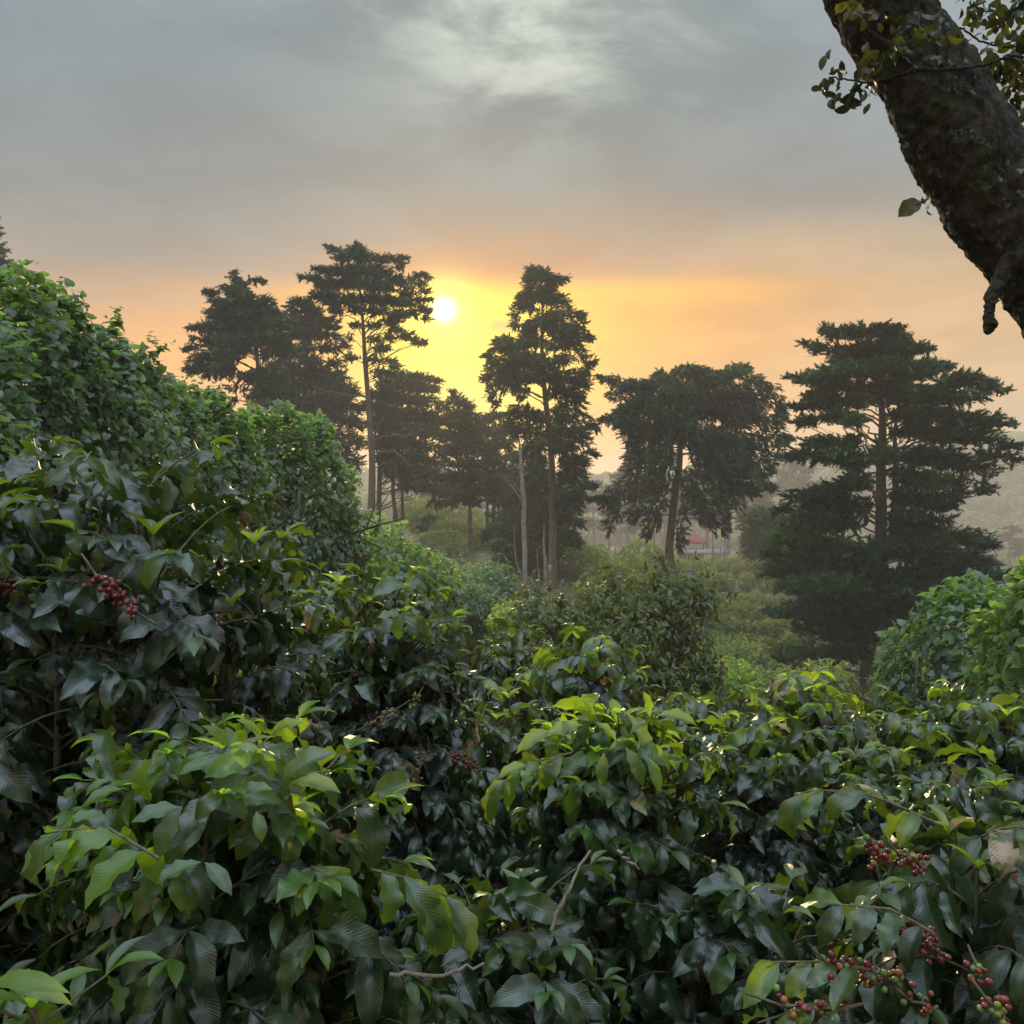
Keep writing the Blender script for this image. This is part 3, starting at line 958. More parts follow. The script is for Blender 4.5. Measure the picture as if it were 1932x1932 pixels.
# the tall cypress left of the sun
B_tr = [[(1290, 1860, 50), (1276, 1400, 42), (1262, 1150, 34), (1242, 800, 30), (1228, 500, 18), (1205, 300, 11), (1182, 40, 4)]]
B_pads = [(1182, 50, 18, 18), (1195, 90, 70, 30), (1060, 85, 34, 18), (1110, 120, 70, 34), (1240, 130, 80, 34), (1340, 145, 60, 26), (1420, 140, 60, 26), (1460, 185, 44, 34), (1000, 215, 60, 30), (1090, 220, 80, 38), (1210, 210, 90, 38), (1340, 220, 90, 40), (920, 265, 50, 22), (1000, 300, 90, 38),
          (1120, 300, 90, 36), (1240, 300, 90, 36), (1340, 320, 90, 36), (1440, 280, 70, 36), (1580, 240, 44, 22), (1540, 285, 60, 30), (1600, 300, 40, 26), (1620, 345, 40, 22), (1510, 350, 70, 30), (950, 370, 60, 34), (1040, 400, 80, 44), (1150, 400, 80, 38), (1270, 390, 80, 34), (1380, 400, 80, 34), (1480, 415, 80, 30),
          (1590, 400, 50, 20), (1060, 460, 50, 30), (1180, 460, 60, 30, .7), (1320, 470, 70, 28, .7), (1600, 460, 50, 26), (1540, 480, 60, 26), (1460, 500, 70, 26), (1625, 515, 34, 22), (1400, 540, 60, 26, .8), (1300, 560, 50, 26, .6), (1430, 590, 60, 22), (1500, 635, 70, 24), (1570, 670, 50, 20),
          (1390, 640, 50, 22, .6), (1310, 650, 44, 26, .5), (1180, 560, 44, 26, .5), (1150, 640, 40, 30, .5), (1340, 710, 60, 26, .6), (1300, 780, 50, 26, .6), (1380, 790, 60, 24, .8), (1430, 825, 40, 16), (1330, 860, 60, 30, .7), (1150, 760, 50, 26, .5), (1400, 870, 50, 26, .7)]
B_pads += tips([((1060, 80), (990, 58), 30, 14), ((980, 210), (905, 200), 34, 12), ((900, 262), (820, 252), 34, 13), ((1450, 135), (1510, 135), 26, 12), ((1600, 235), (1660, 262), 26, 14), ((1620, 400), (1660, 395), 18, 9), ((1600, 460), (1660, 475), 20, 12), ((1590, 670), (1622, 658), 18, 9)])
bare = [([P(*Z5(1290, 1290), 105), P(*Z5(1400, 1252), 104), P(*Z5(1500, 1262), 103), P(*Z5(1600, 1225), 102)], .10), ([P(*Z5(1285, 1330), 105), P(*Z5(1340, 1210), 104.5), P(*Z5(1372, 1105), 104)], .07),
        ([P(*Z5(1290, 1370), 105), P(*Z5(1440, 1358), 103), P(*Z5(1530, 1450), 102), P(*Z5(1590, 1640), 102)], .10), ([P(*Z5(1295, 1620), 105), P(*Z5(1380, 1590), 104), P(*Z5(1460, 1570), 103)], .07),
        ([P(*Z5(1250, 1010), 105), P(*Z5(1130, 1000), 103), P(*Z5(1000, 980), 102), P(*Z5(880, 920), 102)], .13), ([P(*Z5(1290, 1480), 105), P(*Z5(1380, 1420), 106), P(*Z5(1450, 1400), 107)], .06)]
T_, P_ = traced(Z5, 105, B_tr, B_pads, 16)
cypress('cypress_tree', 'tallest cypress left of the sun with a ragged top and a long straight pale trunk', 'tree', T_, P_, 16, M['cypress'], 'tall cypresses standing on the slope', slen=.78, dens=.9, bare=bare)

# its neighbour behind, three trunks
C_tr = [[(1330, 1860, 34), (1332, 1500, 30), (1350, 1000, 12)], [(1440, 1800, 28), (1415, 1600, 24), (1450, 1050, 10)], [(1482, 1780, 20), (1475, 1500, 16), (1500, 1100, 8)]]
C_pads = [(1500, 885, 110, 24), (1620, 905, 70, 24), (1400, 930, 100, 40), (1560, 960, 120, 36), (1670, 965, 50, 34), (1350, 1000, 110, 44), (1480, 1030, 130, 40), (1620, 1040, 100, 40), (1730, 1080, 60, 34), (1300, 1080, 90, 44), (1420, 1120, 130, 50), (1560, 1130, 130, 48), (1690, 1160, 100, 50),
          (1780, 1180, 50, 40), (1320, 1190, 100, 50), (1460, 1210, 130, 50), (1610, 1230, 120, 50), (1740, 1270, 80, 50), (1340, 1300, 100, 50), (1480, 1310, 130, 50), (1620, 1330, 110, 50), (1730, 1370, 70, 50), (1380, 1400, 110, 50), (1520, 1410, 120, 50), (1660, 1440, 90, 50),
          (1420, 1490, 100, 44, .8), (1560, 1500, 110, 48), (1690, 1520, 80, 44), (1610, 1590, 90, 40), (1720, 1620, 80, 36), (1770, 1680, 60, 28), (1500, 1580, 70, 34, .7), (1640, 1800, 56, 30, .8), (1610, 1850, 40, 24, .6), (1690, 1690, 70, 34, .8)]
C_pads += tips([((1660, 905), (1722, 915), 30, 12), ((1780, 1680), (1810, 1700), 24, 14)])
T_, P_ = traced(Z5, 118, C_tr, C_pads, 17)
cypress('cypress_tree', 'wide dark cypress with three trunks behind the tallest one, below the sun', 'tree', T_, P_, 17, M['cypress'], 'tall cypresses standing on the slope', slen=1.0, dens=.9)

# left group
A_tr = [[(560, 1250, 36), (562, 850, 26), (550, 650, 18), (470, 400, 10), (412, 205, 4)], [(690, 1250, 26), (700, 850, 20), (690, 600, 8)]]
A_pads = [(412, 225, 14, 16), (415, 265, 36, 18), (440, 300, 50, 22), (540, 275, 36, 9), (280, 350, 44, 16), (370, 325, 40, 20), (430, 355, 80, 30), (500, 370, 50, 26), (300, 410, 60, 30), (410, 430, 100, 36), (520, 430, 70, 36), (620, 410, 60, 26), (270, 480, 50, 30), (360, 500, 100, 40), (490, 500, 100, 40), (620, 480, 90, 40),
          (210, 570, 60, 28), (300, 570, 90, 38), (430, 580, 110, 42), (570, 570, 110, 44), (690, 540, 80, 44), (150, 640, 34, 22, .5), (160, 700, 50, 26, .6), (260, 660, 90, 40), (380, 660, 100, 44), (520, 650, 110, 44), (660, 640, 100, 44), (170, 780, 60, 34), (260, 760, 100, 46), (360, 750, 90, 44), (720, 720, 80, 40),
          (130, 840, 44, 34), (240, 850, 110, 44), (350, 840, 80, 44), (450, 720, 70, 30, .6), (600, 740, 60, 30, .6), (480, 890, 80, 30, .6), (580, 880, 80, 44), (680, 900, 80, 44), (420, 960, 80, 26, .5), (600, 980, 80, 40), (400, 1030, 60, 22, .5), (700, 1000, 60, 40, .7), (520, 1010, 40, 24, .5)]
A_pads += tips([((560, 275), (590, 285), 16, 8), ((270, 350), (232, 345), 18, 9), ((180, 575), (120, 582), 24, 12), ((150, 700), (85, 720), 24, 12)])
T_, P_ = traced(Z5, 92, A_tr, A_pads, 18)
cypress('cypress_tree', 'wide pyramid shaped cypress with a crooked pointed top above the left hedge', 'tree', T_, P_, 18, M['cypress'], 'tall cypresses standing on the slope', slen=.8, droop=.25, dens=1.15)

J_tr = [[(860, 1350, 34), (870, 900, 26), (870, 420, 6)]]
J_pads = [(700, 700, 80, 50), (720, 790, 80, 50), (640, 860, 80, 50), (700, 880, 90, 50), (600, 940, 90, 50), (700, 980, 90, 50), (660, 1060, 90, 50), (560, 1040, 80, 50), (1140, 1000, 70, 50), (1180, 1180, 60, 60), (1200, 1300, 50, 60), (800, 415, 50, 16), (860, 420, 60, 24), (780, 470, 80, 38), (900, 470, 80, 40), (820, 540, 90, 42), (940, 540, 90, 44), (1040, 540, 50, 34), (800, 620, 70, 34), (900, 620, 100, 44), (1020, 620, 80, 44), (880, 700, 80, 30, .7), (1000, 710, 80, 30, .6), (1100, 680, 60, 40, .7), (820, 760, 60, 26, .7), (900, 790, 80, 34, .8),
          (1060, 800, 80, 40, .7), (800, 850, 90, 40), (920, 860, 110, 44), (1050, 890, 90, 40), (760, 920, 80, 44), (880, 940, 110, 46), (1000, 960, 100, 46), (1130, 960, 70, 40), (800, 1020, 90, 46), (930, 1040, 110, 48), (1070, 1050, 100, 46), (1170, 1090, 70, 40), (860, 1120, 110, 46), (1000, 1140, 110, 48), (1120, 1170, 90, 46), (960, 1220, 100, 46), (1090, 1250, 100, 50), (1000, 1310, 100, 50), (1150, 1320, 70, 50), (1090, 1400, 90, 50), (1180, 1430, 60, 50)]
T_, P_ = traced(Z5, 112, J_tr, J_pads, 19)
cypress('cypress_tree', 'flat topped dark cypress filling the gap between the pyramid shaped and the tallest one', 'tree', T_, P_, 19, M['cypress'], 'tall cypresses standing on the slope', slen=.95)

D_tr = [[(940, 1900, 26), (936, 1600, 20), (915, 1300, 12), (850, 975, 4)]]
D_pads = [(850, 980, 24, 14), (860, 1015, 40, 18), (900, 1050, 44, 22), (830, 1040, 30, 20), (940, 1070, 40, 16), (880, 1110, 80, 24), (960, 1130, 60, 24), (800, 1150, 50, 28), (900, 1170, 90, 34), (980, 1190, 60, 30), (820, 1230, 70, 36), (920, 1240, 90, 38), (880, 1310, 100, 40), (960, 1300, 60, 40), (850, 1390, 80, 34), (940, 1390, 80, 38),
          (860, 1470, 80, 34), (950, 1470, 80, 38), (900, 1540, 100, 36), (980, 1550, 70, 34), (900, 1590, 60, 22), (960, 1610, 60, 24), (820, 1520, 40, 20)]
T_, P_ = traced(Z2, 104, D_tr, D_pads, 20)
cypress('cypress_tree', 'slim cypress with a small hooked top low between the sun and the tall narrow one', 'tree', T_, P_, 20, M['cypress'], 'tall cypresses standing on the slope', slen=.85)

L_tr = [[(1078, 1800, 24), (1080, 1500, 18), (1090, 1150, 6)], [(1045, 1790, 20), (1040, 1600, 16), (1030, 1350, 8)]]
L_pads = [(1090, 1120, 60, 18), (1030, 1150, 60, 24), (1150, 1170, 60, 30), (1080, 1210, 80, 34), (1000, 1260, 60, 34), (1130, 1270, 80, 38), (1050, 1310, 80, 38), (1170, 1350, 60, 40), (1080, 1380, 80, 40), (1160, 1440, 70, 44), (1040, 1450, 70, 36), (1120, 1510, 80, 44), (1180, 1560, 60, 40), (1100, 1590, 70, 36), (1160, 1640, 60, 34), (1020, 1530, 50, 24)]
T_, P_ = traced(Z2, 110, L_tr, L_pads, 21)
cypress('cypress_tree', 'cypress with two thin trunks behind the pale dead trunk, left of the tall narrow one', 'tree', T_, P_, 21, M['cypress'], 'tall cypresses standing on the slope', slen=.95)

# sliver at the left edge
def ZP(x, y): return x, y
ZP.k = 1.0
N_tr = [[(-40, 980, 14), (-38, 700, 10), (-25, 400, 2)]]
N_pads = [(-22, 415, 8, 10), (-18, 440, 14, 10), (-15, 470, 22, 12), (-40, 470, 18, 12), (-12, 500, 30, 12), (-50, 500, 24, 12), (-10, 525, 28, 10), (-60, 540, 34, 16), (-25, 560, 40, 20), (-40, 600, 50, 20), (-10, 640, 40, 20), (-70, 650, 50, 20), (-30, 700, 50, 24), (-60, 760, 50, 24)]
N_pads = [(x + 9, *q) for (x, *q) in N_pads]
T_, P_ = traced(ZP, 80, N_tr, N_pads, 22)
cypress('cypress_tree', 'pointed cypress cut by the left edge above the left hedge', 'tree', T_, P_, 22, M['cypress'], 'tall cypresses standing on the slope', slen=.7)

# cypress standing in the haze left of the big layered one
O_tr = [[(800, 1160, 14), (800, 1000, 12), (800, 900, 6)]]
O_pads = [(800, 900, 50, 18), (770, 930, 60, 26), (840, 940, 60, 28), (750, 970, 50, 30), (820, 990, 80, 34), (750, 1020, 50, 30), (800, 1040, 60, 34), (760, 1070, 44, 30), (800, 1100, 50, 30), (770, 1120, 30, 20), (860, 1040, 50, 34)]
T_, P_ = traced(Z3, 125, O_tr, O_pads, 23)
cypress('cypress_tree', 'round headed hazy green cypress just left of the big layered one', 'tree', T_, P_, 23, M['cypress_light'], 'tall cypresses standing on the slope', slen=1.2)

# dead pale trunks
def dead_tree(lines, d, label, twigs=4, seed=1, group='dead bare trees in the valley'):
    r = np.random.default_rng(seed)
    b = P(lines[0][0][0], lines[0][0][1], d)
    gz = min(ground(b[0], b[1]), b[2])
    root = thing('dead_tree', (b[0], b[1], gz), label, 'tree', group)
    g = Geo()
    tops = []
    for li, L in enumerate(lines):
        pts = np.array([P(x, y, d + (0 if li == 0 else r.uniform(-.6, .6) * k / max(1, len(L) - 1))) for k, (x, y, w) in enumerate(L)])
        if li == 0:
            pts[0, 2] = gz - .3
        rad = np.array([w / 2 * d / 1932 for (x, y, w) in L])
        k = np.linspace(0, len(L) - 1, 5 * len(L))
        p = np.stack([np.interp(k, np.arange(len(L)), pts[:, j]) for j in range(3)], 1)
        rr = np.interp(k, np.arange(len(L)), rad)
        p[1:] += r.normal(0, 1, p[1:].shape) * rr[1:, None] * .10
        g.tube(p, rr, 7, .5, .5)
        for q in range(twigs):
            i = r.integers(len(p) // 3, len(p) - 1)
            ln = r.uniform(.3, 1.0) * d / 70
            a = r.uniform(0, 6.28)
            e = p[i] + np.array((math.cos(a), math.sin(a), r.uniform(.1, .8))) * ln
            g.tube(np.array([p[i], (p[i] + e) / 2 + r.normal(0, .05, 3), e]), (rr[i] * .35, rr[i] * .25, rr[i] * .12), 4, .5, .5)
    g.build('trunk', M['dead'], root, (b[0], b[1], gz))
    return root


def z2l(L, k=Z2): return [(*k(x, y), w * k.k) for (x, y, w) in L]
dead_tree([z2l([(1258, 2200, 30), (1255, 1900, 30), (1248, 1600, 26), (1236, 1450, 22), (1230, 1320, 16), (1222, 1240, 8)]), z2l([(1236, 1600, 9), (1190, 1530, 7), (1140, 1470, 4)]), z2l([(1245, 2040, 8), (1205, 1950, 7), (1195, 1800, 5), (1190, 1740, 3)]), z2l([(1200, 1870, 5), (1165, 1850, 4), (1155, 1865, 2)])],
          70, 'tall bleached dead trunk just left of the trunk of the tall narrow cypress', 3, 1, 'bare dead trunks at the cypress foot')
dead_tree([z2l([(1375, 2090, 22), (1372, 1950, 20), (1362, 1850, 12), (1366, 1740, 6)]), z2l([(1340, 2060, 12), (1330, 1980, 10), (1325, 1880, 5)])], 86, 'short pale broken trunk pressed against the foot of the tall narrow cypress', 3, 2, 'bare dead trunks at the cypress foot')
dead_tree([z2l([(1340, 2140, 14), (1310, 2080, 11), (1270, 2030, 6)])], 74, 'pale fallen looking dead branch leaning beside the bleached dead trunk', 2, 3, 'bare dead trunks at the cypress foot')
z6 = lambda L: z2l(L, Z6)
dead_tree([z6([(497, 600, 14), (495, 540, 12), (490, 500, 9)]), z6([(495, 540, 7), (515, 480, 5), (530, 440, 3)]), z6([(495, 550, 7), (470, 500, 5), (462, 450, 3)])], 150, 'forked pale dead tree below a hazy cypress, left of the umbrella shaped one', 3, 4)
dead_tree([z6([(688, 750, 18), (685, 680, 16), (685, 600, 10), (680, 570, 5)]), z6([(688, 640, 9), (715, 610, 7), (740, 575, 3)]), z6([(685, 620, 7), (665, 600, 5), (650, 585, 3)])], 120, 'short white dead tree with raised arms, under the umbrella shaped cypress', 3, 5)
dead_tree([z6([(928, 760, 16), (925, 650, 14), (928, 560, 12), (925, 480, 8)]), z6([(928, 600, 6), (945, 570, 4)])], 118, 'straight white dead trunk left of the trunk of the umbrella shaped cypress', 4, 6)
dead_tree([z6([(886, 590, 8), (886, 540, 7), (880, 480, 4)])], 150, 'thin far dead trunk seen left of the straight white one', 2, 7)
dead_tree([z6([(1302, 720, 14), (1300, 600, 12), (1298, 500, 8), (1298, 450, 4)])], 125, 'thin grey trunk standing right of the red roof', 4, 8)
dead_tree([z6([(1378, 665, 12), (1376, 600, 11), (1374, 550, 6)])], 135, 'short pale trunk, righthand one of two beside the red roof', 2, 9)
dead_tree([z6([(1350, 650, 10), (1350, 600, 8), (1348, 560, 4)])], 137, 'short pale trunk, lefthand one of two beside the red roof', 2, 10)
dead_tree([z6([(1470, 760, 12), (1468, 620, 11), (1466, 500, 7)])], 120, 'thin dark bare trunk before the round headed hazy cypress', 3, 11)

# ------------------------------------------------------------------ leafy masses
def mound_leaves(g, mounds, dens, size, tm, seed, hang=.6, jit=.35, tint=(.4, .25), top_tint=.3, nscale=1.1, namp=.25, power=2.6, flat_up=.5, off=(0, 0, 0)):
    """leaves over the shells of overlapping superellipsoids (cx,cy,cz,rx,ry,rz)"""
    r = np.random.default_rng(seed)
    Mo = np.array(mounds, float)
    for i, (cx, cy, cz, rx, ry, rz) in enumerate(Mo):
        area = 4 * np.pi * ((rx * ry) ** 1.6 / 3 + (rx * rz) ** 1.6 / 3 + (ry * rz) ** 1.6 / 3) ** (1 / 1.6) * 1.15
        n = int(area * dens)
        u = unit(r.normal(size=(n, 3)))
        # even out over elongated shape
        e = unit(u * (rx, ry, rz))
        u = unit(np.where(r.random((n, 1)) < .6, e, u))
        dd = u / (rx, ry, rz)
        rr = 1 / (np.abs(dd) ** power).sum(1) ** (1 / power)
        pos = u * rr[:, None]
        N = unit(np.sign(dd) * np.abs(dd) ** (power - 1))
        w = pos + (cx, cy, cz)
        nz = vnoise(w * nscale + 31.7, seed) * .65 + vnoise(w * nscale * 2.3 + 11.1, seed + 1) * .35
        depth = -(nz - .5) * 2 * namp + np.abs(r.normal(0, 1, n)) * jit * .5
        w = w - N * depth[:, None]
        keep = np.ones(n, bool)
        for j in range(len(Mo)):
            if j != i:
                q = (w - Mo[j, :3]) / (Mo[j, 3:] * .86)
                keep &= (np.abs(q) ** power).sum(1) > 1
        w, N, nz, dep = w[keep], N[keep], nz[keep], depth[keep]
        n = len(w)
        if n == 0:
            continue
        X = N * .35 + np.array((0, 0, -hang)) + r.normal(0, .42, (n, 3))
        X[:, 2] += np.clip(N[:, 2], 0, 1) * hang * .7
        up = N + np.array((0, 0, flat_up)) + r.normal(0, .35, (n, 3))
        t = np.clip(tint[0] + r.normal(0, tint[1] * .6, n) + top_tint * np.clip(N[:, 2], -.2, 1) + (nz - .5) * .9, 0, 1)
        put(g, tm, w - np.asarray(off), X, up, size * r.uniform(.55, 1.3, n), t, r.random(n), r)


def shoots(g, pts, n, L, size, tm, seed, off, tint=.75):
    """short leafy shoots standing out of a surface; pts (m,3)"""
    r = np.random.default_rng(seed)
    pts = np.asarray(pts)
    for k in r.integers(0, len(pts), n):
        p = pts[k]
        d = unit(np.array((r.normal(0, .4), r.normal(0, .4), 1.0)))
        ln = L * r.uniform(.5, 1.3)
        m = max(3, int(ln / (size * .42)))
        s = np.linspace(0, 1, m)[:, None]
        O = p + d * ln * s
        a = np.arange(m) * 2.4 + r.uniform(0, 6)
        X = np.stack([np.cos(a), np.sin(a), r.normal(.05, .35, m)], 1)
        put(g, tm, O - np.asarray(off), X, np.array((0, 0, 1.0)) + r.normal(0, .3, (m, 3)), size * (1.15 - .6 * s[:, 0]), np.clip(tint + r.normal(0, .1, m), 0, 1), r.random(m), r)


def hedge(label, line, size, dens, seed, mat, group='leafy climber covered hedges', tm=HEART, rx=.85, tt=(.35, .25), nshoot=80, name='hedge', cat='hedge', namp=.42):
    """line: (px, top py, distance, side shift) -> wall of overlapping mounds"""
    r = np.random.default_rng(seed)
    mounds, tops = [], []
    for (px, py, d, sh) in line:
        t = P(px, py, d)
        gz = ground(t[0] + sh, t[1])
        H = t[2] - gz
        mounds.append((t[0] + sh + r.uniform(-.08, .08), t[1], gz + H * .5, rx * r.uniform(.85, 1.12), r.uniform(.55, .75), H * .5 * r.uniform(.97, 1.01)))
        tops.append((t[0] + sh, t[1], t[2] - .12))
    b = (mounds[0][0], mounds[0][1], mounds[0][2] - mounds[0][5])
    root = thing(name, b, label, cat, group)
    g = Geo()
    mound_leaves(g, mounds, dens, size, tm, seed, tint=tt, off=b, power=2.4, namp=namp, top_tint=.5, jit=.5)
    tp = []
    for (x, y, z) in tops:
        tp += [(x + r.uniform(-.6, .6) * rx, y + r.uniform(-.5, .5), z - .12) for _ in range(6)]
    shoots(g, tp, nshoot, size * 2.0, size, tm, seed + 5, b)
    g.build('foliage', mat, root, smooth=False)
    w = Geo()
    for (cx, cy, cz, a, bb, c) in mounds:
        for q in range(3):
            x, y = cx + r.uniform(-.25, .25), cy + r.uniform(-.3, .3)
            z0 = ground(x, y)
            pts = [(x + r.normal(0, .12) * k, y + r.normal(0, .12) * k, z0 - .1 + (cz + c * .5 - z0) * k / 5) for k in range(6)]
            w.tube(np.array(pts) - b, np.linspace(.05, .015, 6), 6, .5, .5)
            for _ in range(5):
                p = np.array(pts[r.integers(1, 5)]) - b
                e = p + (r.uniform(-.6, .6), r.uniform(-.6, .6), r.uniform(.1, .6))
                w.tube(np.array([p, (p + e) / 2 + r.normal(0, .05, 3), e]), (.018, .013, .006), 4, .5, .5)
    w.build('stem', M['stem'], root)
    return root


def interp_line(pts, n):
    a = np.array(pts, float)
    L = np.concatenate([[0], np.cumsum(np.abs(np.diff(a[:, 2])) + .01)])
    k = np.linspace(0, L[-1], n)
    return [tuple(np.interp(q, L, a[:, j]) for j in range(4)) for q in k]


S1 = -.2
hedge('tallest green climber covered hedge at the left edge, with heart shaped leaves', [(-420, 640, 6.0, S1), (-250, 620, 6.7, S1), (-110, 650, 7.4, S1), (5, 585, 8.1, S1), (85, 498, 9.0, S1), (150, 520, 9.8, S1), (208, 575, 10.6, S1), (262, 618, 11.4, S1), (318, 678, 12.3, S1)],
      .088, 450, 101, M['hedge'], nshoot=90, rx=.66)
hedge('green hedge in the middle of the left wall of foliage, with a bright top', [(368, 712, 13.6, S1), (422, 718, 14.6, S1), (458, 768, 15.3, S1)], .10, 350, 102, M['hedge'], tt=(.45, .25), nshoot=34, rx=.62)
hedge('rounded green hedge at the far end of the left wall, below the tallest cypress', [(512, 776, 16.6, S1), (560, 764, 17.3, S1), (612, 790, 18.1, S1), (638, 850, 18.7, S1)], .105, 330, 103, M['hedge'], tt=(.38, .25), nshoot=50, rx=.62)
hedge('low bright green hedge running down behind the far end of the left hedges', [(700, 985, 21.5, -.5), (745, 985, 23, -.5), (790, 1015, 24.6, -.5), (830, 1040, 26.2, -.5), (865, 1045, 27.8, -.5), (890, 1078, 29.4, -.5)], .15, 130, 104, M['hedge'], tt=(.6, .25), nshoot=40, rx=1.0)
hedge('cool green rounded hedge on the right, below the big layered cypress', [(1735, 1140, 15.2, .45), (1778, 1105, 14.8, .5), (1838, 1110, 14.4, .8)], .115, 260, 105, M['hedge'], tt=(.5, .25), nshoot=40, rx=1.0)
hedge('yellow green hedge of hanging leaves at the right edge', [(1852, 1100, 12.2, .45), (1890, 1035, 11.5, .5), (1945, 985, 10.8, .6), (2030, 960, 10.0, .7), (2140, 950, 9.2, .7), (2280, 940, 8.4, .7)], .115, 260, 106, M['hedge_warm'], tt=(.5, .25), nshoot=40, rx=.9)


def shrub(label, blobs, size, dens, seed, mat, name='shrub', cat='shrub', group=None, tm=OVAL, tt=(.4, .3), hang=.4, stems=3, namp=.3, power=2.2, nshoot=20, trunk_r=.04, jit=.5):
    """blobs: (px, py, d, rx, ry, rz) picture centre of each leaf mass"""
    r = np.random.default_rng(seed)
    W = [(*P(px, py, d), rx, ry, rz) for (px, py, d, rx, ry, rz) in blobs]
    bx, by = np.mean([w[0] for w in W]), np.mean([w[1] for w in W])
    b = (bx, by, ground(bx, by))
    root = thing(name, b, label, cat, group)
    g = Geo()
    mound_leaves(g, W, dens, size, tm, seed, hang=hang, tint=tt, off=b, power=power, namp=namp, jit=jit)
    if nshoot:
        tp = [(w[0] + r.uniform(-.7, .7) * w[3], w[1] + r.uniform(-.6, .6) * w[4], w[2] + w[5] * .75) for w in W for _ in range(5)]
        shoots(g, tp, nshoot, size * 2.2, size, tm, seed + 5, b)
    g.build('foliage', mat, root, smooth=False)
    w_ = Geo()
    for (x, y, z, rx, ry, rz) in W:
        for q in range(stems):
            st = np.array((bx + r.uniform(-.2, .2), by + r.uniform(-.2, .2), b[2] - .1))
            en = np.array((x + r.uniform(-.5, .5) * rx, y + r.uniform(-.5, .5) * ry, z + r.uniform(-.2, .5) * rz))
            md = (st * .45 + en * .55) + (0, 0, .1 * abs(en[2] - st[2]))
            w_.tube(np.array([st, (st + md) / 2 + r.normal(0, .05, 3), md, (md + en) / 2 + r.normal(0, .05, 3), en]) - b, np.linspace(trunk_r, trunk_r * .3, 5), 6, .5, .5)
    w_.build('stem', M['stem'], root)
    return root


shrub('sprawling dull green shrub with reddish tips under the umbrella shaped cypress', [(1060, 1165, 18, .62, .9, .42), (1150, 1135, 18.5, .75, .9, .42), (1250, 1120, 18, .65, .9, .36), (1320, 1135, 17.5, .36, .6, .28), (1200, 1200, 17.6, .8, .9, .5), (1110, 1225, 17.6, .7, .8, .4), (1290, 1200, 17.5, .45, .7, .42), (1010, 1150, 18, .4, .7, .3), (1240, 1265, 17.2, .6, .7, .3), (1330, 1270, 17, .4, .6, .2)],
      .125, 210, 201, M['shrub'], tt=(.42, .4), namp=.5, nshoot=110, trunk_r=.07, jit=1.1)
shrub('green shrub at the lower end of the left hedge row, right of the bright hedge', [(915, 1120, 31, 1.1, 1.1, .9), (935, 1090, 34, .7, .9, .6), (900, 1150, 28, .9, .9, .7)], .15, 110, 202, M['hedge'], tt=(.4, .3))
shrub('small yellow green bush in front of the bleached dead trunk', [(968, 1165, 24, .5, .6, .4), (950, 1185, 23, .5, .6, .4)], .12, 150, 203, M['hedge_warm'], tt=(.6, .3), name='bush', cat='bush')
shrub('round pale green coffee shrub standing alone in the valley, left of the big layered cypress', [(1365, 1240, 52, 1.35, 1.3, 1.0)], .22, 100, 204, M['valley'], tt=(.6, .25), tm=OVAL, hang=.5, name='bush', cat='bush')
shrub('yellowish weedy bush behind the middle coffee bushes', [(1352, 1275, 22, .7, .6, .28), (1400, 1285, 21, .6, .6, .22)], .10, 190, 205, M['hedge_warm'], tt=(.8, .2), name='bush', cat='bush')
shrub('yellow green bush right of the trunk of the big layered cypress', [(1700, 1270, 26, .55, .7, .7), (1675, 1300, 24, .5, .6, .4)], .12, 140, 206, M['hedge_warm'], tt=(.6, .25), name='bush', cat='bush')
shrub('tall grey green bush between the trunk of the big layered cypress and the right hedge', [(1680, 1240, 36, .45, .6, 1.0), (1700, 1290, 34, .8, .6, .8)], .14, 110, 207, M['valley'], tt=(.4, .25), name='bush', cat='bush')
shrub('bright weedy shrub glimpsed behind the tall left coffee bush', [(500, 1240, 6.6, .3, .3, .22), (560, 1290, 6.3, .25, .3, .25), (440, 1270, 6.4, .3, .3, .2)], .06, 700, 208, M['hedge_warm'], tt=(.7, .2), name='shrub', nshoot=30, trunk_r=.015)
# bushes in the haze
VB = [(1010, 1045, 110, 3.6, 2.6, 'large pale yellow green bush right of the tall narrow cypress'), (1085, 1065, 100, 3.0, 2.2, 'pale green bush left of the short white dead tree'), (1210, 1050, 112, 2.6, 1.8, 'yellowish bush behind the straight white dead trunk'),
      (840, 985, 130, 4.5, 3.0, 'hazy yellow green bush right of the three trunked cypress'), (870, 1020, 115, 3.5, 2.4, 'hazy olive bush left of the slim cypress trunk'), (830, 1035, 100, 2.6, 1.8, 'hazy bush above the low bright hedge'), (930, 1010, 125, 3.4, 2.4, 'hazy bush behind the two thin trunks'),
      (790, 975, 140, 3.4, 2.4, 'small hazy bush between the trunks of the three trunked cypress'), (1150, 1095, 84, 2.4, 1.5, 'hazy green bush behind the top of the sprawling shrub')]
for i, (px, py, d, rx, rz, lb) in enumerate(VB):
    shrub(lb, [(px, py, d, rx, rx * .8, rz), (px + 10 * (1 if i % 2 else -1), py + 14, d - 1.5, rx * .8, rx * .7, rz * .7)], .34, 26, 300 + i, M['valley'], tt=(.6, .3), hang=.3, stems=2, trunk_r=.1, nshoot=0, name='bush', cat='bush', group='bushes in the valley haze', namp=.55)


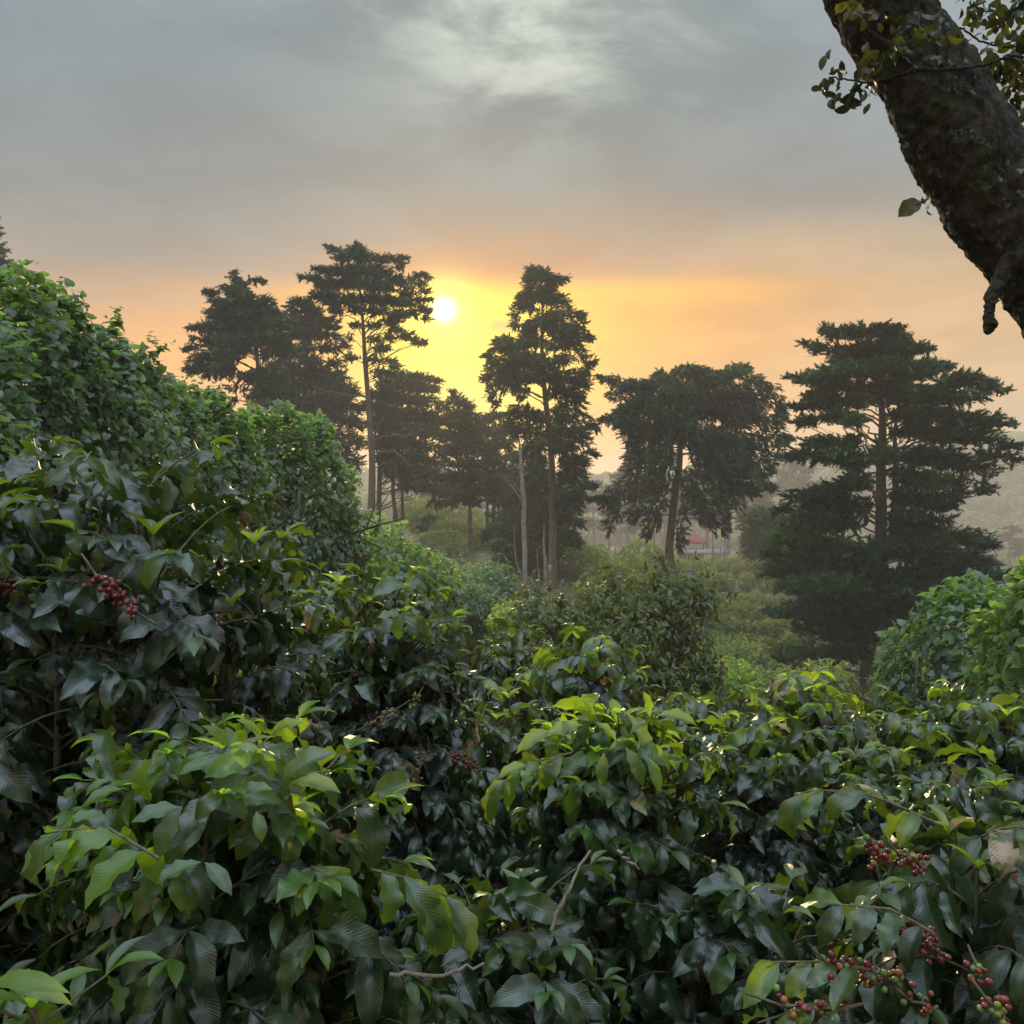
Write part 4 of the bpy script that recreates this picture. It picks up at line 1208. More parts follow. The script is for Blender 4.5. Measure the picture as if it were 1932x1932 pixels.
# ------------------------------------------------------------------ coffee rows in the valley
def valley_bush(seed, n=620):
    r = np.random.default_rng(seed)
    root = thing('coffee_bush', (0, 0, 0), 'x', 'coffee bush', 'coffee bushes in the valley rows')
    g = Geo()
    mound_leaves(g, [(0, 0, .95, 1.0, .85, .95), (.35, .1, 1.1, .6, .6, .8)], n / 12, .22, OVAL, seed, tint=(.45, .25), top_tint=.45, namp=.22, power=2.2)
    g.build('foliage', M['valley'], root, smooth=False)
    w = Geo()
    for k in range(3):
        a = r.uniform(0, 6.28)
        w.tube([(0, 0, -.3), (.1 * math.cos(a), .1 * math.sin(a), .6), (.35 * math.cos(a), .35 * math.sin(a), 1.4)], (.05, .04, .02), 5, .5, .5)
    w.build('stem', M['stem'], root)
    return root


VPROT = [valley_bush(400 + i) for i in range(4)]
ROWS = [  # (px0, px1, distance, words)
    (1330, 1590, 38, 'lowest valley row, half hidden by the near slope'), (1345, 1590, 46, 'foremost valley row, just above the near slope'), (1340, 1590, 55, 'second foremost valley row'), (1300, 1590, 66, 'third valley row from the near slope'), (1290, 1560, 75, 'fourth valley row from the near slope'), (1285, 1560, 80, 'valley row at the foot of the low bank'), (1280, 1560, 87, 'fifth valley row from the near slope'),
    (1310, 1540, 96, 'sixth valley row from the near slope'), (1080, 1520, 108, 'seventh valley row, by the dead trees'), (1060, 1480, 121, 'eighth valley row, behind the dead trees'), (1050, 1450, 134, 'valley row just before the red roof'),
    (1000, 1450, 142, 'far hazy valley row behind the red roof'), (780, 1450, 158, 'farthest hazy valley row')]
used = [False] * 4
rr_ = random.Random(5)
for (a, b, d, wds) in ROWS:
    step = 1.55 / d * 1932 * (1.0 if d < 100 else 1.5)
    px = a
    while px < b:
        x = (px - 966) / 1932 * d
        y = d + rr_.uniform(-.4, .4) + (px - 1380) * .006
        k = rr_.randrange(4)
        lb = 'rounded coffee bush in the %s' % wds
        sc = rr_.uniform(1.0, 1.4)
        args = ((x, y, ground(x, y) - .05), rr_.uniform(0, 6.28), (sc * 1.1, sc, sc * rr_.uniform(.95, 1.1)), lb)
        if not used[k]:
            used[k] = True
            VPROT[k].location, VPROT[k].rotation_euler, VPROT[k].scale = args[0], (0, 0, args[1]), args[2]
            VPROT[k]['label'] = lb
        else:
            copy_thing(VPROT[k], *args)
        px += step * rr_.uniform(.85, 1.15)


# ------------------------------------------------------------------ far hazy trees
def far_cypress(seed, H, style):
    r = np.random.default_rng(seed)
    tr = [[(0, 0, 0, H * .018), (0, 0, H * .5, H * .013), (.02 * H, 0, H, H * .003)]]
    pads = []
    for k in range(26):
        h = H * r.uniform(.32, 1.0)
        f = (h / H - .32) / .68
        R = H * (.24 * (1 - f) ** .6 + .03) if style == 0 else H * (.10 + .2 * math.sin(min(1, f * 1.1) * 3.0) ** .8 if f < .9 else .12)
        a = r.uniform(0, 6.28)
        q = R * r.uniform(.35, .85)
        pads.append(((q * math.cos(a), q * math.sin(a), h - .03 * H), H * .085, H * .035, .5))
    root = cypress('cypress_tree', 'x', 'tree', tr, pads, seed, M['cypress'], 'hazy cypresses across the valley', slen=H * .075, tm=SPRAY_FAR, loc=(0, 0, 0))
    # rebuild offsets: geometry was made relative to the local ground
    return root


def far_cypress_fixed(seed, H, style):
    root = far_cypress(seed, H, style)
    gz = min(0.0, ground(0, 0))
    return root


FPROT = [far_cypress_fixed(500 + i, 20, i % 2) for i in range(4)]
FAR = [  # px, base distance, height, words
    (1080, 210, 22, 'hazy cypress right of the tall narrow cypress'), (1120, 235, 20, 'fainter hazy cypress behind the forked dead tree'), (1150, 190, 17, 'hazy cypress above the short white dead tree'), (1185, 220, 24, 'tall hazy cypress left behind the umbrella shaped one'),
    (1225, 200, 20, 'hazy cypress directly behind the straight white dead trunk'), (1255, 240, 22, 'faint cypress behind the trunk of the umbrella shaped one'), (1290, 215, 22, 'hazy cypress just left of the red roof'), (1335, 225, 20, 'hazy cypress rising behind the red roof'), (1375, 205, 24, 'hazy cypress right of the red roof'),
    (1410, 230, 22, 'faint cypress between the red roof and the round headed one'), (1440, 210, 20, 'hazy cypress touching the round headed cypress'), (1490, 250, 34, 'tall flat topped cypress showing above the shoulder of the layered one'),
    (1045, 245, 22, 'faint cypress close to the trunk of the tall narrow one'), (960, 220, 22, 'hazy cypress seen between thin trunks'), (905, 240, 20, 'hazy cypress right of the slim cypress trunk'), (855, 215, 20, 'hazy cypress left of the slim cypress trunk'), (815, 235, 22, 'hazy cypress right of the three trunked cypress'), (775, 225, 20, 'hazy cypress between the three trunks'),
    (1865, 150, 9, 'hazy round tree right of the big layered cypress, nearest on the hillside'), (1830, 260, 14, 'hazy spreading tree on the right hillside'), (1905, 240, 14, 'hazy tree on the right hillside by the frame edge'), (1170, 280, 20, 'very faint cypress far behind the umbrella shaped one'), (1310, 290, 24, 'very faint cypress far behind the red roof'), (1430, 300, 24, 'very faint cypress left of the layered one')]
usedf = [False] * 4
for i, (px, d, H, lb) in enumerate(FAR):
    k = i % 4
    d, H = d * 1.35, H * 1.05
    x, y = (px - 966) / 1932 * d, float(d)
    loc = (x, y, ground(x, y) - .2)
    s = H / 20
    rz = rr_.uniform(0, 6.28)
    sx = s * (1.6 if H < 17 else 1.0)
    if not usedf[k]:
        usedf[k] = True
        FPROT[k].location, FPROT[k].rotation_euler, FPROT[k].scale = loc, (0, 0, rz), (sx, sx, s)
        FPROT[k]['label'] = lb
    else:
        copy_thing(FPROT[k], loc, rz, (sx, sx, s), lb)


def far_woods():
    r = np.random.default_rng(77)
    g = Geo()
    n = 3600
    px = r.uniform(-300, 2250, n)
    d = r.uniform(430, 780, n)
    x = (px - 966) / 1932 * d
    z = ground(x, d)
    for i in range(n):
        R = r.uniform(4, 8.5)
        H = r.uniform(6, 11)
        m = 46
        u = unit(r.normal(size=(m, 3)))
        u[:, 2] = np.abs(u[:, 2])
        O = np.array((x[i], d[i], z[i] + H * .5)) + u * (R, R, H * .5) * r.uniform(.8, 1.05, (m, 1))
        X = np.cross(u, r.normal(size=(m, 3)))
        put(g, BLADE, O, X, u, r.uniform(2.4, 4.2, m), np.clip(r.normal(.4, .2) + .3 * u[:, 2], 0, 1), r.random(m), r)
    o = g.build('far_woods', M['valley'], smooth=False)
    tag(o, kind='stuff')


far_woods()


# ------------------------------------------------------------------ the red roofed shelter
def box(g, c, s, tint=.5):
    c, s = np.array(c, float), np.array(s, float) / 2
    V = [c + s * (a, b, e) for e in (-1, 1) for b in (-1, 1) for a in (-1, 1)]
    g.add(V, [(0, 2, 3, 1), (4, 5, 7, 6), (0, 1, 5, 4), (2, 6, 7, 3), (0, 4, 6, 2), (1, 3, 7, 5)], tint)


def shelter():
    d = 150
    px, py = Z6(1190, 540)
    c = P(px, py, d)
    x, y = c[0], c[1]
    gz = ground(x, y)
    zr = c[2]
    root = thing('shelter', (x, y, gz), 'small open shelter with a red sheet roof on posts, far off in the haze', 'shelter')
    g = Geo()
    hw, dp, rise = 1.6, 1.5, 1.15
    e = zr - gz
    V = [(-hw, -dp, e), (hw, -dp, e - .2), (hw, dp, e - .2), (-hw, dp, e), (-hw * .35, 0, e + rise), (hw * .35, 0, e + rise * .95)]
    V2 = [(a, b, c_ - .1) for (a, b, c_) in V]
    g.add(V + V2, [(0, 1, 5, 4), (2, 3, 4, 5)])
    g.F3.append(np.array([(1, 2, 5), (3, 0, 4), (7, 11, 8), (9, 10, 6)]))
    g.F4.append(np.array([(6, 10, 11, 7), (8, 11, 10, 9), (0, 6, 7, 1), (1, 7, 8, 2), (2, 8, 9, 3), (3, 9, 6, 0)]))
    g.build('roof', plain_mat('red_sheet_roof', (.22, .06, .055), .9), root, smooth=False)
    for sx in (-1, 1):
        for sy in (-1, 1):
            p = Geo()
            box(p, (sx * 1.4, sy * 1.3, (e - .3) / 2 - .2), (.16, .16, e))
            p.build('post', M['dead'], root, smooth=False)
    w = Geo()
    box(w, (0, .9, e * .42), (2.6, .15, e * .7))
    w.build('wall', plain_mat('weathered_board', (.14, .11, .08), .9), root, smooth=False)


shelter()


def lean_to():
    d = 140
    c = P(*Z6(1250, 610), d)
    gz = ground(c[0], c[1])
    root = thing('lean_to', (c[0], c[1], gz), 'low grey sheet roof on short posts, right of and below the red roof', 'shed')
    e = max(1.2, c[2] - gz)
    g = Geo()
    V = [(-3, -1.2, e), (3, -1.2, e), (3, 1.2, e + .5), (-3, 1.2, e + .5)]
    V += [(a, b, z - .06) for (a, b, z) in V]
    g.add(V, [(0, 1, 2, 3), (4, 7, 6, 5), (0, 4, 5, 1), (1, 5, 6, 2), (2, 6, 7, 3), (3, 7, 4, 0)])
    g.build('roof', plain_mat('grey_sheet_roof', (.12, .12, .12), .9), root, smooth=False)
    for sx in (-1, 1):
        for sy in (-1, 1):
            p = Geo()
            h = e + .25 + .2 * sy - .06
            box(p, (sx * 2.7, sy * 1.0, h / 2 - .1), (.12, .12, h))
            p.build('post', M['dead'], root, smooth=False)


lean_to()


# ------------------------------------------------------------------ coffee bushes close by
def coffee(label, px, py, d, R, seed, leaf=.155, stems=3, hi=True, node=.07, open_=0.0, topbright=.6, Rtop=.5, lean=(0, 0), group='coffee bushes on the near slope', asym=None, dry=1.0, hmin=.25, nodestep=.045, base_tint=0.0):
    R = R * .78
    r = np.random.default_rng(seed)
    t = P(px, py, d)
    b = np.array((t[0] - lean[0], t[1] - lean[1], ground(t[0], t[1]) - .03))
    H = t[2] - b[2]
    root = thing('coffee_bush', tuple(b), label, 'coffee bush', group)
    g, wood = Geo(), Geo()
    LO, LX, LU, LS, LT, LY = [], [], [], [], [], []

    def leaf_add(O, X, U, s, tt, y=0):
        LO.append(O); LX.append(X); LU.append(U); LS.append(s); LT.append(tt); LY.append(np.full(len(O), y))

    for si in range(stems):
        a0 = si / stems * 6.28 + r.uniform(0, 1)
        spread = 0 if stems == 1 else R * .42
        Hs = H * (1.0 if si == 0 else r.uniform(.91, .985))
        top = np.array((lean[0] + spread * math.cos(a0) * (0.0 if si == 0 else 1), lean[1] + spread * math.sin(a0) * (0.0 if si == 0 else 1), Hs - leaf * .55))
        ks = np.linspace(0, 1, 14)[:, None]
        bow = np.array((math.cos(a0), math.sin(a0), 0)) * .06
        pts = np.array((.07 * math.cos(a0), .07 * math.sin(a0), 0)) * (1 - ks) + top * ks + bow * np.sin(ks * np.pi)
        pts[1:-1] += r.normal(0, .008, (12, 3))
        wood.tube(pts, np.linspace(.022, .005, 14), 7, .5, .5)
        n = int((Hs - hmin) / node)
        for i in range(n):
            h = hmin + (Hs - hmin - leaf * .55) * (i + r.uniform(0, .6)) / n
            f = h / Hs
            pos = np.array([np.interp(h / (Hs - leaf * .55), ks[:, 0], pts[:, k]) for k in range(3)])
            prof = (min(1, (1 - f) / .25)) ** .5
            Rl = R * (Rtop * .25 + (1 - Rtop * .25) * prof) * (1 if f > .5 else .82 + .36 * f)
            for sgn in (0, math.pi):
                if r.random() < open_ * (1.0 if f < .8 else .3):
                    continue
                az = a0 + i * math.pi / 2 + sgn + r.normal(0, .3)
                L = Rl * r.uniform(.72, 1.12)
                if asym is not None:
                    L *= asym(az, f)
                if L < .06:
                    continue
                outv = np.array((math.cos(az), math.sin(az), 0.0))
                rise = .55 + .9 * max(0, f - .75) / .25 if f > .75 else .45 * f + .2
                fall = .55 + .45 * (1 - f)
                m = max(2, int(L / nodestep))
                s = np.linspace(.12, 1, m)
                q = pos + outv * (s * L * (1 - .12 * s))[:, None]
                q[:, 2] += L * (rise * s - fall * s * s)
                tw = np.vstack([pos, q])
                wood.tube(tw, np.linspace(.0042, .0018, len(tw)), 3, .6, .5, cap=False)
                tan = unit(np.gradient(tw, axis=0))[1:]
                sd = unit(np.cross(tan, (0, 0, 1.0)))
                s_from = .22 if f > .7 else .32
                for sg in (1, -1):
                    kk = (s > s_from) & (r.random(m) > .10 + open_ * .25)
                    c = int(kk.sum())
                    if not c:
                        continue
                    ta, sdk = tan[kk], sd[kk]
                    dr = r.normal(.42 + .5 * (1 - f), .28, c)
                    X = ta * (.45 + .35 * s[kk])[:, None] + sdk * sg * r.uniform(.6, 1.0, c)[:, None] + r.normal(0, .14, (c, 3))
                    X[:, 2] -= dr
                    U = np.array((0, 0, 1.0)) + outv * .75 + r.normal(0, .26, (c, 3))
                    sz = leaf * (.72 + .5 * np.sin(np.pi * np.clip(s[kk], .15, .95))) * r.uniform(.6, 1.12, c)
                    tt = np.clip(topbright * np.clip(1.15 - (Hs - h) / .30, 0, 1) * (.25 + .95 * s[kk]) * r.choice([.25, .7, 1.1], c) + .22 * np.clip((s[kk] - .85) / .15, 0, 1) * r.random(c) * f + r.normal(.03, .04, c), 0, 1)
                    leaf_add(q[kk], X, U, sz, tt)
                # pair of young leaves at the tip
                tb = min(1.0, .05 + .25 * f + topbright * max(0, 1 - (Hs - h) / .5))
                for sg in (1, -1):
                    X = (tan[-1] + sd[-1] * sg * .45 + (0, 0, .35))[None]
                    leaf_add(q[-1][None], X, np.array([(0, 0, 1.0)]) + outv * -.2, np.array([leaf * r.uniform(.42, .7)]), np.array([tb * r.uniform(.6, 1.1)]), 1)
        for k in range(4):
            az = a0 + k * math.pi / 2
            X = np.array([(math.cos(az), math.sin(az), .9 + .3 * (k % 2))])
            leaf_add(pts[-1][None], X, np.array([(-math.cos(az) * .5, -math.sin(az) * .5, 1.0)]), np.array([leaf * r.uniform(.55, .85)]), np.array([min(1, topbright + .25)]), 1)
    O, X, U = np.vstack(LO), np.vstack(LX), np.vstack(LU)
    sz, tt = np.concatenate(LS), np.clip(np.concatenate(LT), 0, 1)
    rn = r.random(len(O)) * (1 if dry >= 1 else .95)
    if dry > 1:
        k = r.random(len(O)) < .0015 * dry
        rn[k] = .99
    yg = np.concatenate(LY) > 0
    tt = np.clip(np.maximum(tt, base_tint * r.uniform(.3, 1.4, len(tt))), 0, 1)
    ws = r.uniform(.85, 1.12, len(O))
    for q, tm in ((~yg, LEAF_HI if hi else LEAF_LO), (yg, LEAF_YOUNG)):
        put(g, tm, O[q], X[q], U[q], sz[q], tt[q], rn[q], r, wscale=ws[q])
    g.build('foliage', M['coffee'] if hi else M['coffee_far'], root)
    wood.build('stem', M['stem'], root)
    return root, b


def ico():
    import bmesh
    bm = bmesh.new()
    bmesh.ops.create_icosphere(bm, subdivisions=2, radius=1)
    V = np.array([v.co[:] for v in bm.verts])
    F = np.array([[v.index for v in f.verts] for f in bm.faces])
    bm.free()
    return V * (1, 1, 1.12), F, V[:, :2].copy()


ICO = ico()


def cherries(root, b, a, e, d0, d1, n, seed, ripe=(.5, 1.0), green=.1, rad=.0066, spread=.011, label=None):
    """cluster of cherries along a twig from picture point a (distance d0) to e (d1)"""
    n = int(n * .72)
    r = np.random.default_rng(seed)
    p0, p1 = P(*a, d0), P(*e, d1)
    g = Geo()
    t = r.random(n)
    nd = np.round(t * 5) / 5 + r.normal(0, .05, n)
    c = p0 + (p1 - p0) * np.clip(nd, 0, 1)[:, None] + r.normal(0, 1, (n, 3)) * spread
    # push apart a little
    for _ in range(6):
        dd = c[:, None] - c[None]
        L = np.linalg.norm(dd, axis=2) + np.eye(n)
        push = np.clip(rad * 1.95 - L, 0, None) / L
        np.fill_diagonal(push, 0)
        c = c + (dd * push[:, :, None]).sum(1) * .4
    tt = r.uniform(ripe[0], ripe[1], n)
    gk = r.random(n) < green
    tt[gk] = r.uniform(0, .35, gk.sum())
    X = unit(r.normal(size=(n, 3)))
    Mx = frames(X, unit(r.normal(size=(n, 3)))) * (rad * r.uniform(.8, 1.1, n))[:, None, None]
    g.inst(ICO, c - b, Mx, tt, r.random(n))
    o = g.build('cherry_cluster', M['cherry'], root)
    if label:
        o['label'] = label
    tw = Geo()
    dv = (p1 - p0)
    tw.tube(np.array([p0 - dv * .6 + (0, .02, .01), p0, (p0 + p1) / 2 + (0, 0, .006), p1, p1 + dv * .5 + (0, .03, 0)]) - b, (.0026, .003, .003, .0032, .0034), 5, .6, .5)
    tw.build('twig', M['stem'], o)


def left_full(az, f):
    return 1.0 + .28 * max(0, math.cos(az - math.pi)) * (1 if f < .85 else .4)


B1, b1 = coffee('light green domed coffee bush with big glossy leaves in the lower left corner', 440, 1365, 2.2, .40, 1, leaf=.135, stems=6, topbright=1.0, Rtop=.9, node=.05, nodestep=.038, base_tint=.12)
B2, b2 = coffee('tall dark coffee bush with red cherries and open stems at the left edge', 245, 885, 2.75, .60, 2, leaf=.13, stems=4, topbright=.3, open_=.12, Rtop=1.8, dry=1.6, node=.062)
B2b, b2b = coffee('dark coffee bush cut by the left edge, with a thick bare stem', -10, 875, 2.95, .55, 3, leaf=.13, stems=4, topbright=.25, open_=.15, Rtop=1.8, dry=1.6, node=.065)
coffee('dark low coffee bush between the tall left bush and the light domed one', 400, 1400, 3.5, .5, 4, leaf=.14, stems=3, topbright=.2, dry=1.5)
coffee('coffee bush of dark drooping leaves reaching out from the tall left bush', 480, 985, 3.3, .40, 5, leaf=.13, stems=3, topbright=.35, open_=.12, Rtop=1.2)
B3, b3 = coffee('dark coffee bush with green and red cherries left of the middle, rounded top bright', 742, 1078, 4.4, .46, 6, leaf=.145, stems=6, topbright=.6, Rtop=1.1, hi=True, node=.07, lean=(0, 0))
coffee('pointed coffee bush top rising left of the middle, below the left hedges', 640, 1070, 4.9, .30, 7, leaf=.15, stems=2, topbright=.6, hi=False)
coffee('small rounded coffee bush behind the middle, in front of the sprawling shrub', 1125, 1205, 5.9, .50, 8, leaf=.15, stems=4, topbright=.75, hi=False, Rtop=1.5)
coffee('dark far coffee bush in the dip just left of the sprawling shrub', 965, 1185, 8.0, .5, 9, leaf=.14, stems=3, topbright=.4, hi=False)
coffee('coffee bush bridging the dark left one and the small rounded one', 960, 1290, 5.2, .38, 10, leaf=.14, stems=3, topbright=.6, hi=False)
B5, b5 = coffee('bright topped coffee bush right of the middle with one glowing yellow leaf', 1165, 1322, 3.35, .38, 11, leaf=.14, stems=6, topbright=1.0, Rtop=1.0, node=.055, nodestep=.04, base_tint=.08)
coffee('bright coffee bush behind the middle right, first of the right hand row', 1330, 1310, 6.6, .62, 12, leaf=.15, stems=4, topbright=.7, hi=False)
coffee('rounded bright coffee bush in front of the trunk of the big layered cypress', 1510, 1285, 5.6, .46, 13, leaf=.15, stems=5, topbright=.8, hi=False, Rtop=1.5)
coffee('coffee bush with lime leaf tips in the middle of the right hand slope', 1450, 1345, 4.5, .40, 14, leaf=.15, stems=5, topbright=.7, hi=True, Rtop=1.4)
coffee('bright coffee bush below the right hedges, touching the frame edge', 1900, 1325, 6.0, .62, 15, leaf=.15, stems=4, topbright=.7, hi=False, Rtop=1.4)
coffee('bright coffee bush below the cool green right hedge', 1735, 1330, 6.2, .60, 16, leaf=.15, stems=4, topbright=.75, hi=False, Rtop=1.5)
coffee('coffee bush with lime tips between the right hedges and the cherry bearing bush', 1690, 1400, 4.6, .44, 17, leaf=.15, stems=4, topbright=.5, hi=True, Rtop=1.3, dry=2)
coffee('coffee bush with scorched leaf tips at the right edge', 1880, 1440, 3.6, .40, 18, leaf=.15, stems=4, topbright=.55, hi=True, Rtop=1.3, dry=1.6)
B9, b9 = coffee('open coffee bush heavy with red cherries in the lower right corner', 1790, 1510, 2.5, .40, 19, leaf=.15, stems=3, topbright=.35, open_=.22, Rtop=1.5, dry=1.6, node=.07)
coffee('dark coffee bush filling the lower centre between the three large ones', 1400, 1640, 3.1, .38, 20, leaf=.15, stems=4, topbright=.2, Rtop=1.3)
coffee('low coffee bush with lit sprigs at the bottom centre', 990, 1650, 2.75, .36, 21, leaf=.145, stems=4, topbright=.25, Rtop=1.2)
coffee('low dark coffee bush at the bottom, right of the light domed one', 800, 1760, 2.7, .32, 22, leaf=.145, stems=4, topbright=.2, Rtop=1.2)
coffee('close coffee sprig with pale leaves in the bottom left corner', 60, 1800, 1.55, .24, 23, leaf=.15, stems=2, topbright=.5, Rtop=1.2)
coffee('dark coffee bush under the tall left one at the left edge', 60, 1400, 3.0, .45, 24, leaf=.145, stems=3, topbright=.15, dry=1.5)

# cherry clusters
cherries(B2, b2, (185, 1090), (250, 1150), 2.2, 2.2, 60, 1, (.55, 1), .0)
cherries(B2, b2, (90, 1130), (150, 1150), 2.5, 2.52, 50, 2, (.6, 1), .0)
cherries(B2, b2, (0, 1100), (60, 1140), 2.5, 2.45, 50, 3, (.6, 1), .0)
cherries(B2, b2, (300, 1140), (330, 1180), 2.5, 2.52, 26, 4, (.6, 1), .0)
cherries(B2, b2, (255, 1420), (262, 1395), 2.55, 2.55, 20, 5, (.55, 1), .0)
cherries(B2, b2, (395, 1180), (410, 1200), 2.5, 2.52, 8, 6, (.6, 1), .0)
cherries(B3, b3, (690, 1372), (745, 1340), 4.05, 4.0, 44, 7, (.4, .7), .35, label='cluster of green and reddening coffee cherries')
cherries(B3, b3, (850, 1425), (905, 1450), 3.95, 3.9, 40, 8, (.5, .8), .0)
cherries(B3, b3, (775, 1335), (790, 1310), 4.0, 4.0, 24, 9, (.4, .5), .9, label='cluster of green coffee cherries')
cherries(B3, b3, (770, 1470), (790, 1450), 4.0, 4.0, 22, 10, (.4, .7), .5)
cherries(B3, b3, (785, 1420), (810, 1425), 4.0, 3.95, 14, 11, (.5, .8), .1)
cherries(B3, b3, (698, 1215), (702, 1222), 4.0, 4.0, 8, 12, (.5, .8), .1)
cherries(B9, b9, (1640, 1590), (1668, 1625), 2.05, 2.05, 30, 13, (.45, .85), .1)
cherries(B9, b9, (1695, 1610), (1738, 1635), 2.1, 2.12, 36, 14, (.45, .9), .3)
cherries(B9, b9, (1697, 1752), (1768, 1795), 1.98, 2.0, 56, 15, (.5, .95), .05)
cherries(B9, b9, (1568, 1822), (1610, 1840), 1.95, 1.97, 34, 16, (.42, .75), .2)
cherries(B9, b9, (1622, 1830), (1655, 1838), 1.96, 1.98, 16, 17, (.4, .75), .25)
cherries(B9, b9, (1478, 1898), (1585, 1905), 1.9, 1.93, 48, 18, (.4, .75), .25)
cherries(B9, b9, (1840, 1815), (1850, 1840), 2.0, 2.0, 12, 19, (.4, .75), .4)
cherries(B9, b9, (1865, 1890), (1900, 1925), 1.7, 1.7, 34, 20, (.45, .7), .4)
cherries(B9, b9, (1670, 1840), (1700, 1850), 2.05, 2.05, 16, 21, (.4, .6), .6)
cherries(B9, b9, (1720, 1890), (1760, 1905), 2.0, 2.02, 16, 22, (.4, .7), .5)


# hand placed sprigs: leaf pairs along a shoot
def sprig(root, b, pts, d, leaf, seed, tint=.5, both=True, name='branch', curl=.3):
    r = np.random.default_rng(seed)
    W = np.array([P(x, y, d + k * .01) for k, (x, y) in enumerate(pts)])
    k = np.linspace(0, len(W) - 1, 9)
    W = np.stack([np.interp(k, np.arange(len(W)), W[:, j]) for j in range(3)], 1)
    g = Geo()
    tan = unit(np.gradient(W, axis=0))
    sd = unit(np.cross(tan, (0, 0, 1.0)))
    tg = Geo()
    tg.tube(W - b, np.linspace(.0035, .0018, 9), 5, .6, .5)
    o = tg.build(name, M['stem'], root)
    for i in range(1, 9, 2):
        for sg in (1, -1):
            X = (tan[i] * .7 + sd[i] * sg * .8 + r.normal(0, .15, 3) - (0, 0, curl * r.uniform(.3, 1.6)))[None]
            put(g, LEAF_HI, (W[i] - b)[None], X, np.array([(0, -.3, 1.0)]) + r.normal(0, .3, (1, 3)), np.array([leaf * r.uniform(.75, 1.1)]), np.array([np.clip(tint + r.normal(0, .15), 0, 1)]), np.array([r.random() * .95]), r)
    g.build('foliage', M['coffee'], o)


sprig(B9, b9, [(1780, 1560), (1650, 1500), (1540, 1490), (1500, 1500)], 2.05, .12, 1, .45)
sprig(B9, b9, [(1760, 1760), (1680, 1715), (1560, 1705)], 1.95, .12, 2, .2)
sprig(B9, b9, [(1640, 1830), (1560, 1815), (1440, 1815)], 1.95, .11, 3, .55)
sprig(B9, b9, [(1600, 1905), (1520, 1900), (1430, 1930)], 1.9, .11, 4, .3)
sprig(B1, b1, [(700, 1640), (780, 1660), (860, 1700)], 1.95, .15, 5, .3)
sprig(B1, b1, [(300, 1620), (200, 1560), (95, 1570)], 1.8, .13, 6, .7)
sprig(B5, b5, [(1080, 1420), (1000, 1440), (940, 1480)], 3.0, .14, 7, .6)


# single leaves that stand out
def single(root, b, a, e, d, tint, seed, back=.03, rnd=.5, wd=None):
    r = np.random.default_rng(seed)
    p0, p1 = P(*a, d), P(*e, d - back)
    v = p1 - p0
    L = np.linalg.norm(v)
    tm = coffee_leaf(11, 4, r.uniform(.6, 1.2), r.uniform(.15, .4), r.uniform(.1, .25), r.uniform(0, 6), wd or r.uniform(.36, .44))
    up = np.array((r.normal(0, .2), -.55, 1.0))
    X = unit(v) + np.array((0, 0, .30))
    g = Geo()
    put(g, [tm], (p0 - b)[None], X[None], up[None], np.array([L * 1.12]), np.array([tint]), np.array([rnd]), r)
    g.build('leaf', M['coffee'], root)


def Z1(x, y): return x * .3307, 1293 + y * .3307
for k, (a, e, dd, ti) in enumerate([((380, 820), (160, 1080), 1.95, .9), ((540, 830), (365, 1090), 1.93, .9), ((360, 900), (195, 1120), 1.98, .7), ((760, 900), (530, 1110), 1.88, .95), ((700, 590), (500, 690), 1.98, .85), ((640, 540), (490, 620), 2.05, .8),
                                    ((1040, 320), (870, 430), 2.1, .9), ((830, 420), (790, 620), 2.05, .85), ((960, 430), (830, 540), 2.0, .8), ((1200, 385), (1010, 510), 2.0, .85), ((1230, 440), (1040, 530), 1.96, .6), ((1300, 345), (1180, 240), 2.08, .9), ((1330, 345), (1490, 430), 2.04, .7),
                                    ((1490, 290), (1370, 210), 2.1, .9), ((1540, 285), (1690, 210), 2.1, .9), ((1030, 695), (780, 810), 1.86, .4), ((1150, 1010), (920, 1150), 1.8, .45), ((1170, 1010), (1290, 1200), 1.8, .35), ((600, 740), (390, 800), 1.9, .7), ((1600, 590), (1830, 370), 1.98, .3),
                                    ((1330, 640), (1520, 610), 1.9, .35), ((820, 920), (600, 1060), 1.86, .2), ((1040, 690), (900, 990), 1.84, .3), ((1460, 720), (1490, 880), 1.86, .55), ((1660, 560), (1910, 600), 1.95, .7), ((60, 1730), (330, 1830), 1.15, .8), ((-60, 1700), (310, 1800), 1.12, .95)]):
    single(B1, b1, Z1(*a), Z1(*e), dd, ti, 900 + k, wd=.26 if dd < 1.2 else None)
for k, (a, e, dd, ti) in enumerate([((1068, 1382), (1060, 1356), 3.1, 1.0), ((1120, 1350), (1107, 1320), 3.15, 1.0), ((1225, 1352), (1222, 1312), 3.15, .95), ((1100, 1368), (1040, 1395), 3.05, .9), ((1120, 1362), (1160, 1400), 3.05, .9), ((1040, 1378), (985, 1425), 3.05, .8), ((1140, 1420), (1135, 1480), 2.95, .4), ((1180, 1410), (1210, 1480), 2.95, .35),
                                    ((1000, 1445), (945, 1470), 3.0, .8), ((1240, 1350), (1310, 1370), 3.1, .85), ((1225, 1430), (1240, 1490), 2.92, .7)]):
    single(B5, b5, a, e, dd, ti, 950 + k)


# dry sticks
def stick(label, pts, d, w, seed):
    r = np.random.default_rng(seed)
    W = np.array([P(x, y, dd) for (x, y), dd in zip(pts, d)])
    k = np.linspace(0, len(W) - 1, 12)
    p = np.stack([np.interp(k, np.arange(len(W)), W[:, j]) for j in range(3)], 1)
    p[1:-1] += r.normal(0, .003, (10, 3))
    g = Geo()
    b = p[0].copy()
    g.tube(p - b, np.linspace(w, w * .6, 12) * r.uniform(.85, 1.2, 12), 7, .5, .5)
    o = g.build('dry_stick', M['stick'])
    o.location = b
    tag(o, label, 'stick', 'dry sticks among the coffee bushes')


